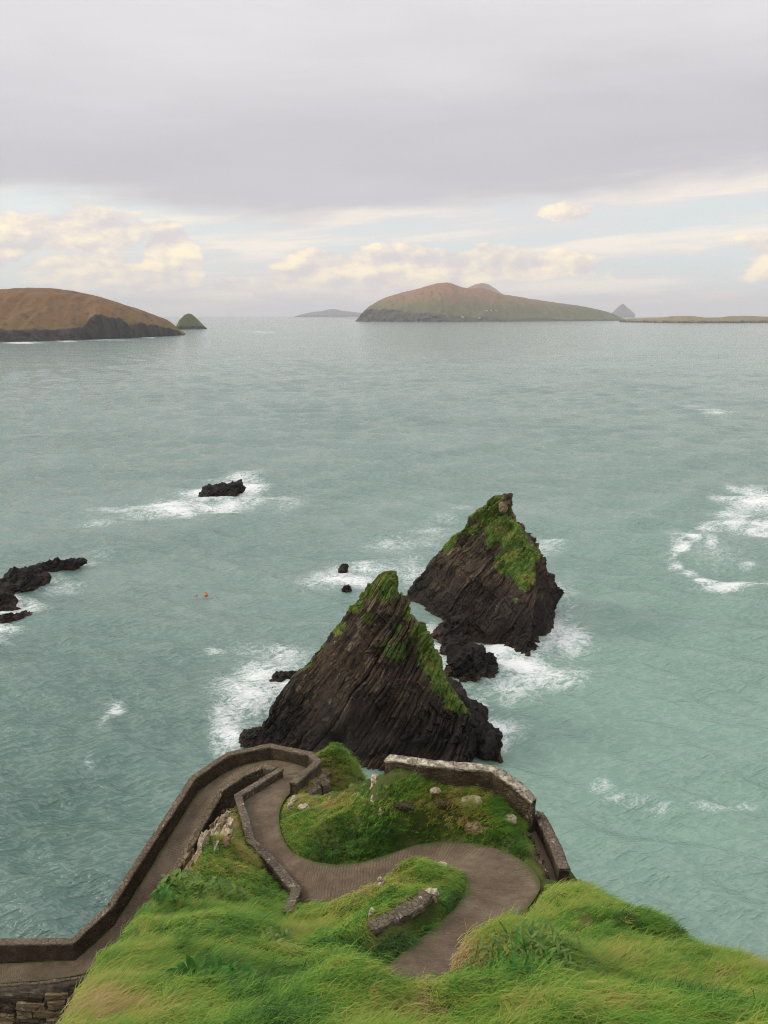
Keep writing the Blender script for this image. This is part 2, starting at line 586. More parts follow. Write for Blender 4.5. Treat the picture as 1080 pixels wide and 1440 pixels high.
def make_masonry(name, c1, c2, c3, lichen=0.3, scale=3.2, topwhite=0.0):
    m, g, out = mat(name)
    p = pos(g)
    v = g.voronoi(g.vmul(p, (1, 1, 1.7)), scale, 'DISTANCE_TO_EDGE')
    vc = g.voronoi(g.vmul(p, (1, 1, 1.7)), scale, 'F1')
    n = g.noise(p, 1.1, 6, 0.62)
    fine = g.noise(p, 9.0, 5, 0.65)
    tone = g.add(g.mul(n, 0.7), g.mul(fine, 0.35))
    col = g.ramp(tone, [(0.36, c1), (0.52, c2), (0.72, c3)])
    col = g.mix(g.mul(g.sep(vc.outputs['Color'])[0], 0.55), col, c1)
    gap = g.smooth(v.outputs[0], 0.05, 0.0)
    col = g.mix(g.mul(gap, 0.5), col, (c1[0] * .6, c1[1] * .6, c1[2] * .6, 1))
    up = g.sep(g.node('ShaderNodeNewGeometry').outputs['Normal'])[2]
    lic = g.smooth(g.add(g.noise(p, 2.6, 5, 0.7), g.mul(g.noise(p, 14, 3, 0.6), 0.25)), 0.80 - lichen * 0.35, 0.90 - lichen * 0.30)
    col = g.mix(g.mul(lic, 0.75), col, (0.48, 0.45, 0.39, 1))
    if topwhite:
        tw = g.mul(g.smooth(up, 0.5, 0.9), g.smooth(g.noise(p, 3.0, 5, 0.7), 0.62 - topwhite * .3, 0.72 - topwhite * .2))
        col = g.mix(tw, col, (0.55, 0.52, 0.47, 1))
    col = g.mix(1.0, col, (1.04, 1.0, 0.86, 1), 'MULTIPLY')
    h = g.add(g.mul(g.smooth(v.outputs[0], 0.0, 0.12), 0.6), g.mul(fine, 0.5))
    nrm = g.bump(h, 0.9, 0.08)
    principled(g, out, col, 0.92, nrm, 0.2)
    return m

make_masonry('ramp_wall', (0.038, 0.029, 0.021), (0.078, 0.060, 0.044), (0.135, 0.108, 0.080), 0.05, 4.6)
make_masonry('coping_concrete', (0.090, 0.071, 0.054), (0.145, 0.117, 0.091), (0.225, 0.188, 0.148), 0.15, 3.5)
make_masonry('rubble_wall', (0.050, 0.038, 0.027), (0.100, 0.078, 0.056), (0.190, 0.152, 0.112), 0.22, 4.5)
make_masonry('coping_lichen', (0.085, 0.070, 0.060), (0.145, 0.120, 0.102), (0.225, 0.190, 0.160), 0.22, 5.0, 0.02)
make_masonry('coping_pale', (0.12, 0.105, 0.085), (0.22, 0.195, 0.165), (0.36, 0.32, 0.27), 0.4, 3.0, 0.55)
make_masonry('block_stone', (0.11, 0.085, 0.056), (0.235, 0.178, 0.118), (0.38, 0.29, 0.19), 0.15, 1.2)
make_masonry('dark_stone', (0.028, 0.022, 0.017), (0.060, 0.047, 0.034), (0.115, 0.090, 0.064), 0.05, 2.4)
make_masonry('pale_rock', (0.26, 0.22, 0.17), (0.42, 0.37, 0.30), (0.60, 0.55, 0.47), 0.5, 2.0)
make_masonry('ochre_rock', (0.15, 0.11, 0.065), (0.28, 0.21, 0.13), (0.40, 0.32, 0.21), 0.2, 2.0)


def make_path():
    m, g, out = mat('path_concrete')
    p = pos(g)
    n = g.noise(p, 0.8, 5, 0.6)
    fine = g.noise(p, 11.0, 4, 0.7)
    rib = g.attr('rib')
    edge = g.attr('edge')
    col = g.ramp(g.add(g.mul(n, 0.65), g.mul(fine, 0.4)), [(0.36, (0.076, 0.055, 0.035)), (0.52, (0.124, 0.092, 0.060)), (0.70, (0.190, 0.146, 0.098))])
    worn = g.smooth(g.noise(p, 0.9, 4, 0.6), 0.25, 0.58)
    col = g.mix(g.mul(g.mul(g.smooth(rib, 0.45, 0.0), 0.62), worn), col, (0.050, 0.036, 0.026, 1))
    col = g.mix(g.mul(g.smooth(g.noise(p, 2.2, 5, .65), .48, .72), .6), col, (0.062, 0.046, 0.034, 1))
    col = g.mix(g.mul(g.smooth(g.noise(p, 0.5, 5, .65), .5, .7), .4), col, (0.20, 0.155, 0.115, 1))
    col = g.mix(g.mul(g.smooth(g.noise(p, 6.0, 4, .7), .62, .74), .4), col, (0.30, 0.25, 0.20, 1))
    mossn = g.smooth(g.add(edge, g.mul(g.sub(g.noise(p, 1.8, 5, 0.65), 0.5), 1.1)), 0.64, 0.92)
    col = g.mix(g.mul(mossn, 0.8), col, (0.060, 0.075, 0.020, 1))
    nrm = g.bump(fine, 0.5, 0.03)
    principled(g, out, col, 0.9, nrm, 0.2)

make_path()


def make_island(name, cliff, low, high, dark=(0.03, 0.028, 0.026), cover=0.5):
    m, g, out = mat(name)
    p = pos(g)
    hgt = g.attr('rel')
    clf = g.attr('cliff')
    sc = g.vmul(p, (1, 1, 2.0))
    n = g.noise(sc, 0.012, 6, 0.6)
    n2 = g.noise(sc, 0.045, 5, 0.62)
    t = g.add(hgt, g.add(g.mul(g.sub(n, 0.5), 0.9), g.mul(g.sub(n2, 0.5), 0.35)))
    col = g.mix(g.smooth(t, cover - .28, cover + .28), low, high)
    col = g.mix(g.mul(g.smooth(n2, 0.50, 0.72), 0.6), col, dark)
    n3 = g.noise(sc, 0.11, 4, 0.65)
    col = g.mix(g.mul(g.smooth(n3, 0.52, 0.7), 0.4), col, low)
    cm = g.smooth(g.add(clf, g.mul(g.sub(n2, 0.5), 0.9)), 0.40, 0.62)
    ck = g.mix(g.smooth(g.noise(g.vmul(p, (1, 1, 0.25)), 0.06, 5, 0.65), 0.4, 0.65), dark, cliff)
    col = g.mix(cm, col, ck)
    nrm = g.bump(g.noise(p, 0.04, 6, 0.6), 0.7, 8.0)
    principled(g, out, col, 0.95, nrm, 0.1)

make_island('heath_headland', (0.060, 0.050, 0.042, 1), (0.120, 0.108, 0.032, 1), (0.190, 0.108, 0.050, 1), (0.022, 0.020, 0.020, 1), 0.22)
make_island('blasket_hill', (0.085, 0.075, 0.055, 1), (0.110, 0.120, 0.040, 1), (0.270, 0.140, 0.072, 1), (0.050, 0.050, 0.030, 1), 0.50)
make_island('green_islet', (0.05, 0.045, 0.038, 1), (0.09, 0.11, 0.03, 1), (0.105, 0.115, 0.035, 1), (0.03, 0.03, 0.022, 1), 0.5)
make_island('far_rock', (0.09, 0.09, 0.09, 1), (0.09, 0.10, 0.08, 1), (0.10, 0.10, 0.09, 1), (0.06, 0.06, 0.06, 1), 0.5)
make_island('low_islet', (0.15, 0.115, 0.08, 1), (0.16, 0.145, 0.06, 1), (0.24, 0.19, 0.10, 1), (0.035, 0.03, 0.025, 1), 0.3)


def make_grass(name, stops, transl=0.35):
    m, g, out = mat(name)
    tint = g.attr('tint', 'INSTANCER')
    up = g.attr('blade')
    info = g.node('ShaderNodeObjectInfo').outputs['Random']
    col = g.ramp(g.add(tint, g.mul(g.sub(info, 0.5), 0.30)), stops)
    # blades are bleached to straw at the tips, as the plant is
    col = g.mix(g.mul(g.smooth(up, 0.55, 1.0), 0.22), col, (0.30, 0.26, 0.10, 1))
    d = g.node('ShaderNodeBsdfPrincipled')
    g.put(d.inputs['Base Color'], col); d.inputs['Roughness'].default_value = 0.55
    d.inputs['Specular IOR Level'].default_value = 0.25
    t = g.node('ShaderNodeBsdfTranslucent')
    g.put(t.inputs[0], col)
    mx = g.node('ShaderNodeMixShader')
    mx.inputs[0].default_value = transl
    g.l.new(d.outputs[0], mx.inputs[1]); g.l.new(t.outputs[0], mx.inputs[2])
    g.l.new(mx.outputs[0], out.inputs[0])

make_grass('grass_blades', [(0.0, (0.024, 0.072, 0.012)), (0.20, (0.064, 0.200, 0.020)), (0.42, (0.160, 0.330, 0.032)), (0.62, (0.330, 0.375, 0.060)), (0.82, (0.400, 0.330, 0.105)), (1.0, (0.480, 0.350, 0.165))])


def make_leaf(name, c1, c2):
    m, g, out = mat(name)
    p = pos(g)
    col = g.mix(g.smooth(g.noise(p, 5.0, 3, 0.6), 0.35, 0.65), c1, c2)
    d = g.node('ShaderNodeBsdfPrincipled')
    g.put(d.inputs['Base Color'], col); d.inputs['Roughness'].default_value = 0.65
    d.inputs['Specular IOR Level'].default_value = 0.15
    t = g.node('ShaderNodeBsdfTranslucent')
    g.put(t.inputs[0], col)
    mx = g.node('ShaderNodeMixShader')
    mx.inputs[0].default_value = 0.25
    g.l.new(d.outputs[0], mx.inputs[1]); g.l.new(t.outputs[0], mx.inputs[2])
    g.l.new(mx.outputs[0], out.inputs[0])

make_leaf('dock_leaf', (0.035, 0.120, 0.018, 1), (0.080, 0.210, 0.035, 1))
make_leaf('pale_leaf', (0.085, 0.170, 0.040, 1), (0.180, 0.250, 0.070, 1))

m, g, out = mat('buoy_orange'); principled(g, out, g.mix(g.noise(pos(g), 3.0, 3, 0.5), (0.62, 0.10, 0.03, 1), (0.78, 0.18, 0.07, 1)), 0.4)
m, g, out = mat('buoy_dark'); principled(g, out, g.mix(g.noise(pos(g), 9.0, 3, 0.5), (0.03, 0.03, 0.03, 1), (0.06, 0.055, 0.05, 1)), 0.6)
m, g, out = mat('house_white'); principled(g, out, g.mix(g.noise(pos(g), 0.4, 3, 0.5), (0.70, 0.69, 0.66, 1), (0.80, 0.79, 0.76, 1)), 0.8)
m, g, out = mat('house_slate'); principled(g, out, g.mix(g.noise(pos(g), 0.6, 3, 0.5), (0.09, 0.09, 0.10, 1), (0.15, 0.15, 0.16, 1)), 0.7)


# ------------------------------------------------------------------ sea
FOAM = [  # photo place of each patch of broken water, its spread and its cover
    (310, 700, 60, 18, .80), (235, 716, 62, 13, .88), (180, 722, 60, 10, .62), (345, 690, 34, 26, .75), (300, 712, 60, 10, .8), (150, 735, 60, 6, .4), (390, 705, 40, 26, .40),
    (15, 860, 52, 16, .82), (0, 885, 40, 16, .75), (70, 818, 62, 14, .5), (110, 795, 45, 12, .4), (0, 840, 26, 14, .8), (150, 780, 50, 14, .3),
    (480, 812, 48, 16, .80), (455, 822, 55, 14, .45), (520, 800, 45, 12, .62), (560, 770, 62, 24, .42), (600, 752, 42, 26, .42), (640, 712, 36, 9, .38), (620, 730, 40, 12, .35), (575, 800, 30, 24, .5),
    (375, 950, 42, 34, .82), (345, 985, 42, 32, .82), (325, 1015, 30, 32, .86), (310, 1040, 22, 22, .55), (405, 925, 34, 20, .62), (360, 935, 60, 34, .42),
    (330, 1000, 16, 30, .88), (395, 960, 20, 26, .8),
    (600, 885, 24, 12, .9), (618, 920, 18, 24, .86), (650, 940, 40, 30, .5), (700, 918, 46, 10, 1.0), (670, 908, 26, 8, .98), (735, 935, 46, 14, .85), (770, 950, 60, 20, .70), (805, 945, 36, 18, .6), (800, 900, 32, 26, .66), (780, 880, 26, 16, .75),
    (760, 915, 44, 20, .5), (720, 965, 50, 22, .48), (655, 985, 30, 14, .6), (790, 925, 70, 44, .36), (770, 770, 30, 24, .42), (800, 830, 24, 40, .36),
    (690, 1022, 36, 9, .85), (705, 1045, 16, 16, .8), (715, 1030, 40, 22, .4), (665, 1000, 30, 10, .5),
    (1060, 705, 46, 20, .76), (1075, 745, 50, 16, .70), (1030, 725, 30, 12, .6), (1010, 740, 26, 10, .55), (950, 768, 16, 13, .68), (948, 797, 12, 10, .62), (940, 780, 16, 20, .45), (960, 750, 30, 8, .55), (1000, 780, 50, 40, .32), (1040, 823, 66, 6, .82), (985, 815, 20, 5, .7), (1050, 795, 16, 10, .5), (1000, 762, 12, 8, .55), (1010, 580, 36, 6, .50), (970, 572, 30, 5, .4),
    (1030, 735, 22, 7, .75), (1000, 745, 20, 6, .75), (975, 755, 14, 6, .75), (957, 766, 11, 8, .8), (948, 781, 7, 8, .75), (952, 797, 9, 6, .8), (968, 807, 13, 4, .75), (1020, 700, 20, 10, .6),
    (160, 995, 15, 20, .56), (150, 1020, 14, 24, .42), (128, 1078, 13, 18, .50), (118, 1095, 20, 14, .35), (310, 918, 22, 7, .5), (280, 930, 40, 9, .3),
    (845, 1105, 22, 18, .36), (870, 1125, 30, 10, .36), (940, 1140, 36, 8, .40), (1010, 1135, 40, 8, .46), (1045, 1128, 24, 6, .46), (960, 1095, 60, 20, .22), (900, 1130, 40, 10, .35),
    (370, 467, 26, 1.5, .5), (340, 466, 22, 1.2, .4), (30, 482, 30, 1.6, .8), (95, 480, 16, 1.4, .7), (150, 478, 40, 1.2, .55), (205, 474, 14, 1.6, .75),
]

def project(V):
    dx, dy, dz = V[..., 0], V[..., 1], V[..., 2] - EYE
    f = dy * CP - dz * SP
    u = dy * SP + dz * CP
    f = np.maximum(f, 1.0)
    return 540 + FPX * dx / f, 720 - FPX * u / f

def build_sea():
    nr, na = 960, 470
    rr = 34.0 * (24000.0 / 34.0) ** np.linspace(0, 1, nr)
    aa = np.concatenate([np.linspace(-180, -42, 22)[:-1], np.linspace(-42, 42, na), np.linspace(42, 180, 22)[1:]])
    A, Rr = np.meshgrid(np.radians(aa), rr)
    X, Y = Rr * np.sin(A), Rr * np.cos(A)
    Z = np.zeros_like(X)
    dr = np.gradient(rr)[:, None]
    rs = np.random.default_rng(5)
    warp = [1.2 * vnoise(X / 23, Y / 23, None, i) for i in range(4)]
    for i in range(46):
        lam = 2.4 * (22.0 / 2.4) ** (i / 45.0)
        th = rs.normal(R(-98), R(30))
        k = 2 * math.pi / lam
        ph = rs.uniform(0, 6.28)
        amp = 0.0100 * lam ** 0.88 * rs.uniform(.5, 1.3)
        q = np.clip(lam / (dr * 3.2) - 0.6, 0, 1)
        w = np.sin(k * (X * math.cos(th) + Y * math.sin(th)) + ph + warp[i % 4])
        Z += amp * q * (w + 0.35 * (w * w - .5))
    px, py = project(np.stack([X, Y, 0 * Z], -1))
    F = np.zeros_like(X)
    front = (Y > 5)
    wx = 9 * fbm(X / 7, Y / 7, None, 4, 3)
    for (bx, by, rx, ry, k) in FOAM:
        u = (px + wx * min(1, rx / 20) * 2 - bx) / rx
        v = (py + wx * min(1, ry / 10) - by) / ry
        F = np.maximum(F, k * np.exp(-0.75 * (u * u + v * v)) * front)
    F = F * (0.97 + 0.55 * fbm(X / 7, Y / 5, None, 4, 9))
    green = np.exp(-(((px - 1000) / 420) ** 2 + ((py - 1050) / 330) ** 2)) * front
    green = np.clip(green * (1 + .4 * fbm(X / 40, Y / 40, None, 3, 21)), 0, 1) * 0.85
    deep = np.exp(-(((px - 60) / 330) ** 2 + ((py - 1170) / 270) ** 2)) * front
    deep = np.maximum(deep, .6 * np.exp(-(((px - 480) / 140) ** 2 + ((py - 1060) / 70) ** 2)) * front)
    deep = np.clip(deep * (1 + .35 * fbm(X / 30, Y / 30, None, 3, 27)), 0, 1)
    Z += 0.22 * F * fbm(X / 1.4, Y / 1.4, None, 3, 33) * (Rr < 300)
    V = np.stack([X, Y, Z], -1)
    n, m = X.shape
    me = np_mesh('sea', V, grid_quads(n, m), attrs={'foam': np.clip(F, 0, 1), 'green': green, 'deep': deep})
    # the middle, under the headland
    o = obj('sea', me, MATS['sea_water'])
    tag(o, kind='structure')

build_sea()


# ------------------------------------------------------------------ headland with the zigzag path
def station_list(rows):
    return np.array([np.concatenate([P(a[0], a[1], z), P(b[0], b[1], z)]) for a, b, z in rows])

UP = station_list([  # near end to the hairpin: outer edge, inner edge, height
    ((560, 1470), (420, 1430), 30.0),
    ((640, 1400), (480, 1395), 29.5),
    ((700, 1345), (545, 1360), 28.9),
    ((722, 1300), (600, 1312), 28.2),
    ((754, 1264), (645, 1275), 27.3),
    ((763, 1240), (658, 1243), 26.8),
    ((738, 1210), (652, 1228), 26.3),
    ((692, 1190), (640, 1226), 25.8),
    ((640, 1183), (612, 1228), 25.4),
    ((590, 1186), (575, 1236), 25.0),
    ((545, 1202), (545, 1250), 24.7),
    ((500, 1216), (495, 1262), 24.3),
    ((455, 1216), (442, 1274), 24.0),
    ((415, 1203), (417, 1266), 23.5),
    ((400, 1185), (385, 1230), 23.1),
    ((393, 1165), (350, 1192), 22.6),
    ((392, 1140), (341, 1150), 22.0),
    ((403, 1120), (333, 1129), 21.5),
    ((424, 1102), (360, 1109), 21.0),
    ((438, 1088), (392, 1091), 20.5),
])
DOWN = station_list([  # hairpin and the ramp below: outer edge, inner edge
    ((438, 1090), (391, 1092), 20.45),
    ((432, 1079), (389, 1091), 20.3),
    ((408, 1072), (386, 1091), 20.1),
    ((380, 1067), (374, 1091), 19.8),
    ((325, 1080), (342, 1105), 19.2),
    ((279, 1113), (308, 1128), 18.4),
    ((262, 1140), (292, 1152), 17.9),
    ((215, 1215), (250, 1227), 16.4),
    ((164, 1298), (203, 1302), 14.6),
    ((110, 1349), (140, 1366), 13.4),
    ((55, 1353), (75, 1378), 13.0),
    ((0, 1355), (0, 1383), 12.6),
    ((-150, 1362), (-150, 1396), 11.8),
    ((-330, 1372), (-330, 1410), 10.8),
])

HEAD = np.array([P(*q)[:2] for q in [
    (30, 1510, 35.5), (92, 1440, 33.0), (150, 1345, 29.6), (190, 1290, 27.6), (230, 1252, 26.2), (276, 1217, 25.0), (312, 1166, 23.4), (328, 1131, 21.9),
    (356, 1106, 21.2), (391, 1088, 20.6), (440, 1082, 20.3), (446, 1096, 20.5), (416, 1120, 21.6), (445, 1117, 22.6), (490, 1099, 24.3), (528, 1083, 26.2), (542, 1082, 26.9),
    (690, 1104, 26.7), (752, 1150, 25.5), (778, 1172, 25.0), (806, 1228, 25.3), (850, 1262, 27.6), (900, 1288, 28.8), (1000, 1335, 30.3), (1080, 1366, 31.2), (1260, 1430, 33.0)]]
    + [np.array([26.0, 2.0]), np.array([26.0, -7.0]), np.array([-12.0, -7.0]), np.array([-9.0, 3.0])])

CTRL = [  # ground heights away from the path
    (30, 1510, 35.8), (92, 1440, 33.2), (150, 1345, 29.7), (188, 1288, 27.7), (214, 1250, 26.3), (254, 1213, 25.1), (298, 1160, 23.4), (320, 1132, 22.0),
    (300, 1230, 25.2), (330, 1190, 23.7), (345, 1225, 24.2), (375, 1255, 24.4), (300, 1300, 28.0), (240, 1290, 27.6), (360, 1300, 26.6), (395, 1308, 26.2),
    (350, 1350, 30.2), (260, 1360, 30.4), (180, 1390, 31.2), (420, 1340, 29.3), (300, 1405, 32.3), (450, 1400, 33.0), (200, 1440, 33.4), (360, 1445, 34.3), (560, 1345, 31.3), (480, 1345, 30.6), (560, 1400, 33.2), (640, 1350, 31.2),
    (560, 1445, 34.8), (700, 1400, 33.0), (690, 1342, 30.7), (745, 1335, 30.6), (790, 1350, 31.2), (720, 1445, 34.8), (850, 1385, 32.0), (1000, 1420, 33.4), (1080, 1445, 34.2), (900, 1440, 34.4),
    (725, 1302, 29.2), (762, 1270, 28.6), (795, 1257, 28.3), (840, 1262, 28.2), (900, 1292, 29.0), (1000, 1338, 30.4), (1080, 1369, 31.3), (900, 1345, 30.8), (820, 1310, 29.8), (1180, 1410, 32.6),
    # small mound inside the loop
    (575, 1214, 26.3), (625, 1222, 26.5), (648, 1236, 26.9), (570, 1240, 26.9), (610, 1245, 27.6), (590, 1258, 28.2), (555, 1275, 28.4), (530, 1298, 28.6), (545, 1255, 27.0), (500, 1290, 26.6), (470, 1292, 25.8), (440, 1292, 25.2), (450, 1315, 26.6), (490, 1320, 27.6),
    (625, 1268, 27.9), (608, 1290, 28.2),
    # big mound behind the path
    (430, 1170, 23.2), (470, 1180, 24.3), (520, 1170, 25.2), (440, 1135, 22.9), (480, 1115, 24.1), (520, 1095, 25.7), (545, 1100, 26.9), (600, 1107, 26.95), (650, 1112, 26.9), (690, 1118, 26.8), (580, 1140, 26.3), (640, 1145, 26.3), (600, 1165, 25.7), (690, 1160, 26.3), (720, 1150, 26.5), (740, 1165, 26.0), (530, 1130, 26.0), (735, 1185, 26.3),
    (405, 1150, 22.2), (415, 1128, 22.0),
    (542, 1083, 26.5), (615, 1094, 26.5), (690, 1105, 26.35),
    # strip beyond the loop
    (760, 1185, 25.4), (775, 1215, 25.7), (785, 1240, 26.3), (800, 1230, 25.5),
]

def rbf(src, val, X, Y, lam=0.02):
    n = len(src)
    d = np.linalg.norm(src[:, None] - src[None], axis=-1)
    k = lambda r: np.where(r > 0, r * r * np.log(r + 1e-9), 0.0)
    A = np.zeros((n + 3, n + 3))
    A[:n, :n] = k(d) + lam * np.eye(n)
    A[:n, n] = 1; A[:n, n + 1:] = src
    A[n, :n] = 1; A[n + 1:, :n] = src.T
    w = np.linalg.solve(A, np.concatenate([val, [0, 0, 0]]))
    out = np.zeros(X.size)
    q = np.stack([X.ravel(), Y.ravel()], 1)
    for s in range(0, len(q), 20000):
        c = q[s:s + 20000]
        r = np.linalg.norm(c[:, None] - src[None], axis=-1)
        out[s:s + 20000] = k(r) @ w[:n] + w[n] + c @ w[n + 1:]
    return out.reshape(X.shape)

def poly_dist(poly, X, Y):
    """signed distance: negative inside; also the nearest point's running index"""
    q = np.stack([X.ravel(), Y.ravel()], 1)
    best = np.full(len(q), 1e9); near = np.zeros((len(q), 2))
    inside = np.zeros(len(q), bool)
    n = len(poly)
    for i in range(n):
        a, b = poly[i], poly[(i + 1) % n]
        ab = b - a
        t = np.clip(((q - a) @ ab) / (ab @ ab), 0, 1)
        c = a + t[:, None] * ab
        d = np.linalg.norm(q - c, axis=1)
        m = d < best
        best[m] = d[m]; near[m] = c[m]
        cond = ((a[1] > q[:, 1]) != (b[1] > q[:, 1]))
        with np.errstate(divide='ignore', invalid='ignore'):
            xi = (b[0] - a[0]) * (q[:, 1] - a[1]) / (b[1] - a[1]) + a[0]
        inside ^= cond & (q[:, 0] < xi)
    return np.where(inside, -best, best).reshape(X.shape), near.reshape(X.shape + (2,))

def strip(st, n):
    """even stations along a strip of outer and inner edges"""
    L = smooth_curve(st, n, 2)
    return L[:, :3], L[:, 3:]

UO, UI = strip(UP, 420)
DO, DI = strip(DOWN, 420)
# the ramp's walls turn in clear corners, so its edges are only lightly rounded
def strip_info(O, I, X, Y):
    """distance from the strip's middle relative to its half width, side (+ outer), height"""
    C = (O + I) / 2
    hw = np.linalg.norm(O[:, :2] - I[:, :2], axis=1) / 2
    q = np.stack([X.ravel(), Y.ravel()], 1)
    dist = np.empty(len(q)); idx = np.empty(len(q), int)
    for s in range(0, len(q), 20000):
        d = np.linalg.norm(q[s:s + 20000, None] - C[None, :, :2], axis=-1) - hw[None] * 0.0
        k = d.argmin(1)
        idx[s:s + 20000] = k
        dist[s:s + 20000] = d[np.arange(len(k)), k]
    nrm = (O - I)[:, :2]; nrm = nrm / (np.linalg.norm(nrm, axis=1, keepdims=True) + 1e-9)
    side = np.sum((q - C[idx, :2]) * nrm[idx], 1)
    return (dist - hw[idx]).reshape(X.shape), side.reshape(X.shape), C[idx, 2].reshape(X.shape), idx.reshape(X.shape)

UO2, UI2, DO2, DI2 = UO[::5], UI[::5], DO[::5], DI[::5]
UPOLY = np.vstack([UO2[:, :2], UI2[::-1, :2]])
DPOLY = np.vstack([DO2[:, :2], DI2[::-1, :2]])

_src = [P(*c) for c in CTRL]
for i in range(0, 420, 12):
    _src += [UO[i], UI[i], (UO[i] + UI[i]) / 2]
_src += [np.array(q, float) for q in [(0, 0.4, 43.3), (-4, 0, 43.0), (5, 0, 43.4), (12, 1, 43.0), (20, 2, 42), (-8, -4, 43), (8, -6, 44.5), (24, -6, 44), (0, 4, 39.3), (6, 4, 39.5), (-5, 4, 38.8), (14, 6, 38.4), (22, 8, 36.2)]]
_src = np.array(_src)
# drop near-duplicates so the solve stays stable
_keep = []
for i, q in enumerate(_src):
    if all(np.linalg.norm(q[:2] - _src[j, :2]) > 0.28 for j in _keep):
        _keep.append(i)
_src = _src[_keep]

def ribbon_z(O, I, X, Y, need):
    v = np.linspace(-.12, 1.12, 9)
    S = (O[:, None] * (1 - v)[None, :, None] + I[:, None] * v[None, :, None]).reshape(-1, 3)
    z = np.zeros(X.shape)
    q = np.stack([X[need], Y[need]], 1)
    r = np.empty(len(q))
    for k in range(0, len(q), 8000):
        d = ((q[k:k + 8000, None] - S[None, :, :2]) ** 2).sum(-1)
        j = np.argpartition(d, 4, axis=1)[:, :4]
        w = 1 / (np.take_along_axis(d, j, 1) + 1e-3)
        r[k:k + 8000] = (S[j, 2] * w).sum(1) / w.sum(1)
    z[need] = r
    return z

def head_height(X, Y, detail=True):
    zr = rbf(_src[:, :2], _src[:, 2], X, Y)
    sd, near = poly_dist(HEAD, X, Y)
    # hummocks: wind-combed tussocks
    hum = 0.50 * fbm(X / 2.3 + 0.3 * Y, Y / 1.5, None, 4, 3) + 0.30 * fbm(X / 1.0 + .25 * Y, Y / 0.7, None, 3, 8)
    for (hx, hy, hz, r, k) in ((590, 1349, 31.5, .75, .50), (540, 1350, 31.2, .7, .25), (738, 1372, 32.0, .95, .55), (680, 1352, 31.0, .8, .25), (530, 1392, 33.0, .8, .3), (450, 1425, 33.8, .9, .3), (860, 1300, 29.6, 1.2, .3), (300, 1300, 28.0, 1.0, .25)):
        q = P(hx, hy, hz)
        hum = hum + k * np.exp(-(((X - q[0]) / (r * 1.3)) ** 2 + ((Y - q[1]) / r) ** 2) ** 2)
    du, near_u = poly_dist(UPOLY, X, Y)
    amp = sstep(du, 0.05, 1.3) * np.where((Y > 23.5) & (X > -1.0), sstep(-sd, .4, 1.8), 1.0)
    if detail:
        zr = zr + hum * amp
    # path bed
    zu = ribbon_z(UO[::3], UI[::3], X, Y, du < .6)
    f = sstep(du, 0.02, 0.45)
    z = (zu - 0.12) * (1 - f) + zr * f
    pp = np.array([P(*q) for q in [(742, 1174, 25.6), (752, 1200, 25.5), (762, 1228, 25.6), (770, 1257, 25.9), (800, 1250, 25.7), (788, 1221, 25.4), (774, 1190, 25.3), (758, 1166, 25.4)]])
    pd, _ = poly_dist(pp[:, :2], X, Y)
    co = np.linalg.lstsq(np.column_stack([pp[:, 0], pp[:, 1], np.ones(8)]), pp[:, 2], rcond=None)[0]
    fz = co[0] * X + co[1] * Y + co[2] - .02
    z = np.where(pd < .05, np.minimum(z, fz), z)
    # outside the top edge the ground breaks off
    out = np.maximum(sd, 0)
    zn = rbf(_src[:, :2], _src[:, 2], near[..., 0], near[..., 1])
    zn = np.where(sd > 0, zn, z)
    steep = 1.9 + 0.5 * fbm(X / 4, Y / 4, None, 3, 15) + 4.0 * sstep(near[..., 1], 14, 19) * sstep(near[..., 0], -2.0, -4.0)
    cl = zn - out * steep - 0.15 * out + 0.5 * fbm(X / 1.1, Y / 1.1, zn / 2, 4, 44) * sstep(out, 0.1, 1.5)
    z = np.where(sd > 0, cl, z)
    # ramp shelf with the pit on its inner side
    dd, near_d = poly_dist(DPOLY, X, Y)
    _, side, zd, _ = strip_info(DO2, DI2, X, Y)
    o2 = np.maximum(dd, 0)
    shelf = np.where(side > 0, zd - np.maximum(o2 - 0.5, 0) * 4.0, zd - 0.05 - 1.9 * sstep(o2, 0.40, 0.5) - np.maximum(o2 - 1.9, 0) * 1.6)
    zrib = ribbon_z(DO[::3], DI[::3], X, Y, dd < .5)
    shelf = np.where(dd <= 0.42, zrib - 0.10, shelf)
    shelf = np.where(np.abs(side) > 14, -9, shelf)
    z = np.where(sd > 0, np.maximum(z, shelf), z)
    z = np.where((sd > 0) & (dd <= 0.42), zrib - 0.10, z)
    # green hummock beyond the hairpin
    c = P(466, 1084, 19.2)
    r2 = ((X - c[0]) / 1.45) ** 2 + ((Y - c[1]) / 2.6) ** 2
    hm = 20.30 - 1.5 * r2 + 1.3 * fbm(X / 1.2, Y / 1.2, None, 4, 5)
    z = np.where((sd > 0.25) & (dd > .6), np.maximum(z, np.where(r2 < 6, hm, -9)), z)
    z = np.maximum(z, -3.0)
    return z, sd, du, dd, side

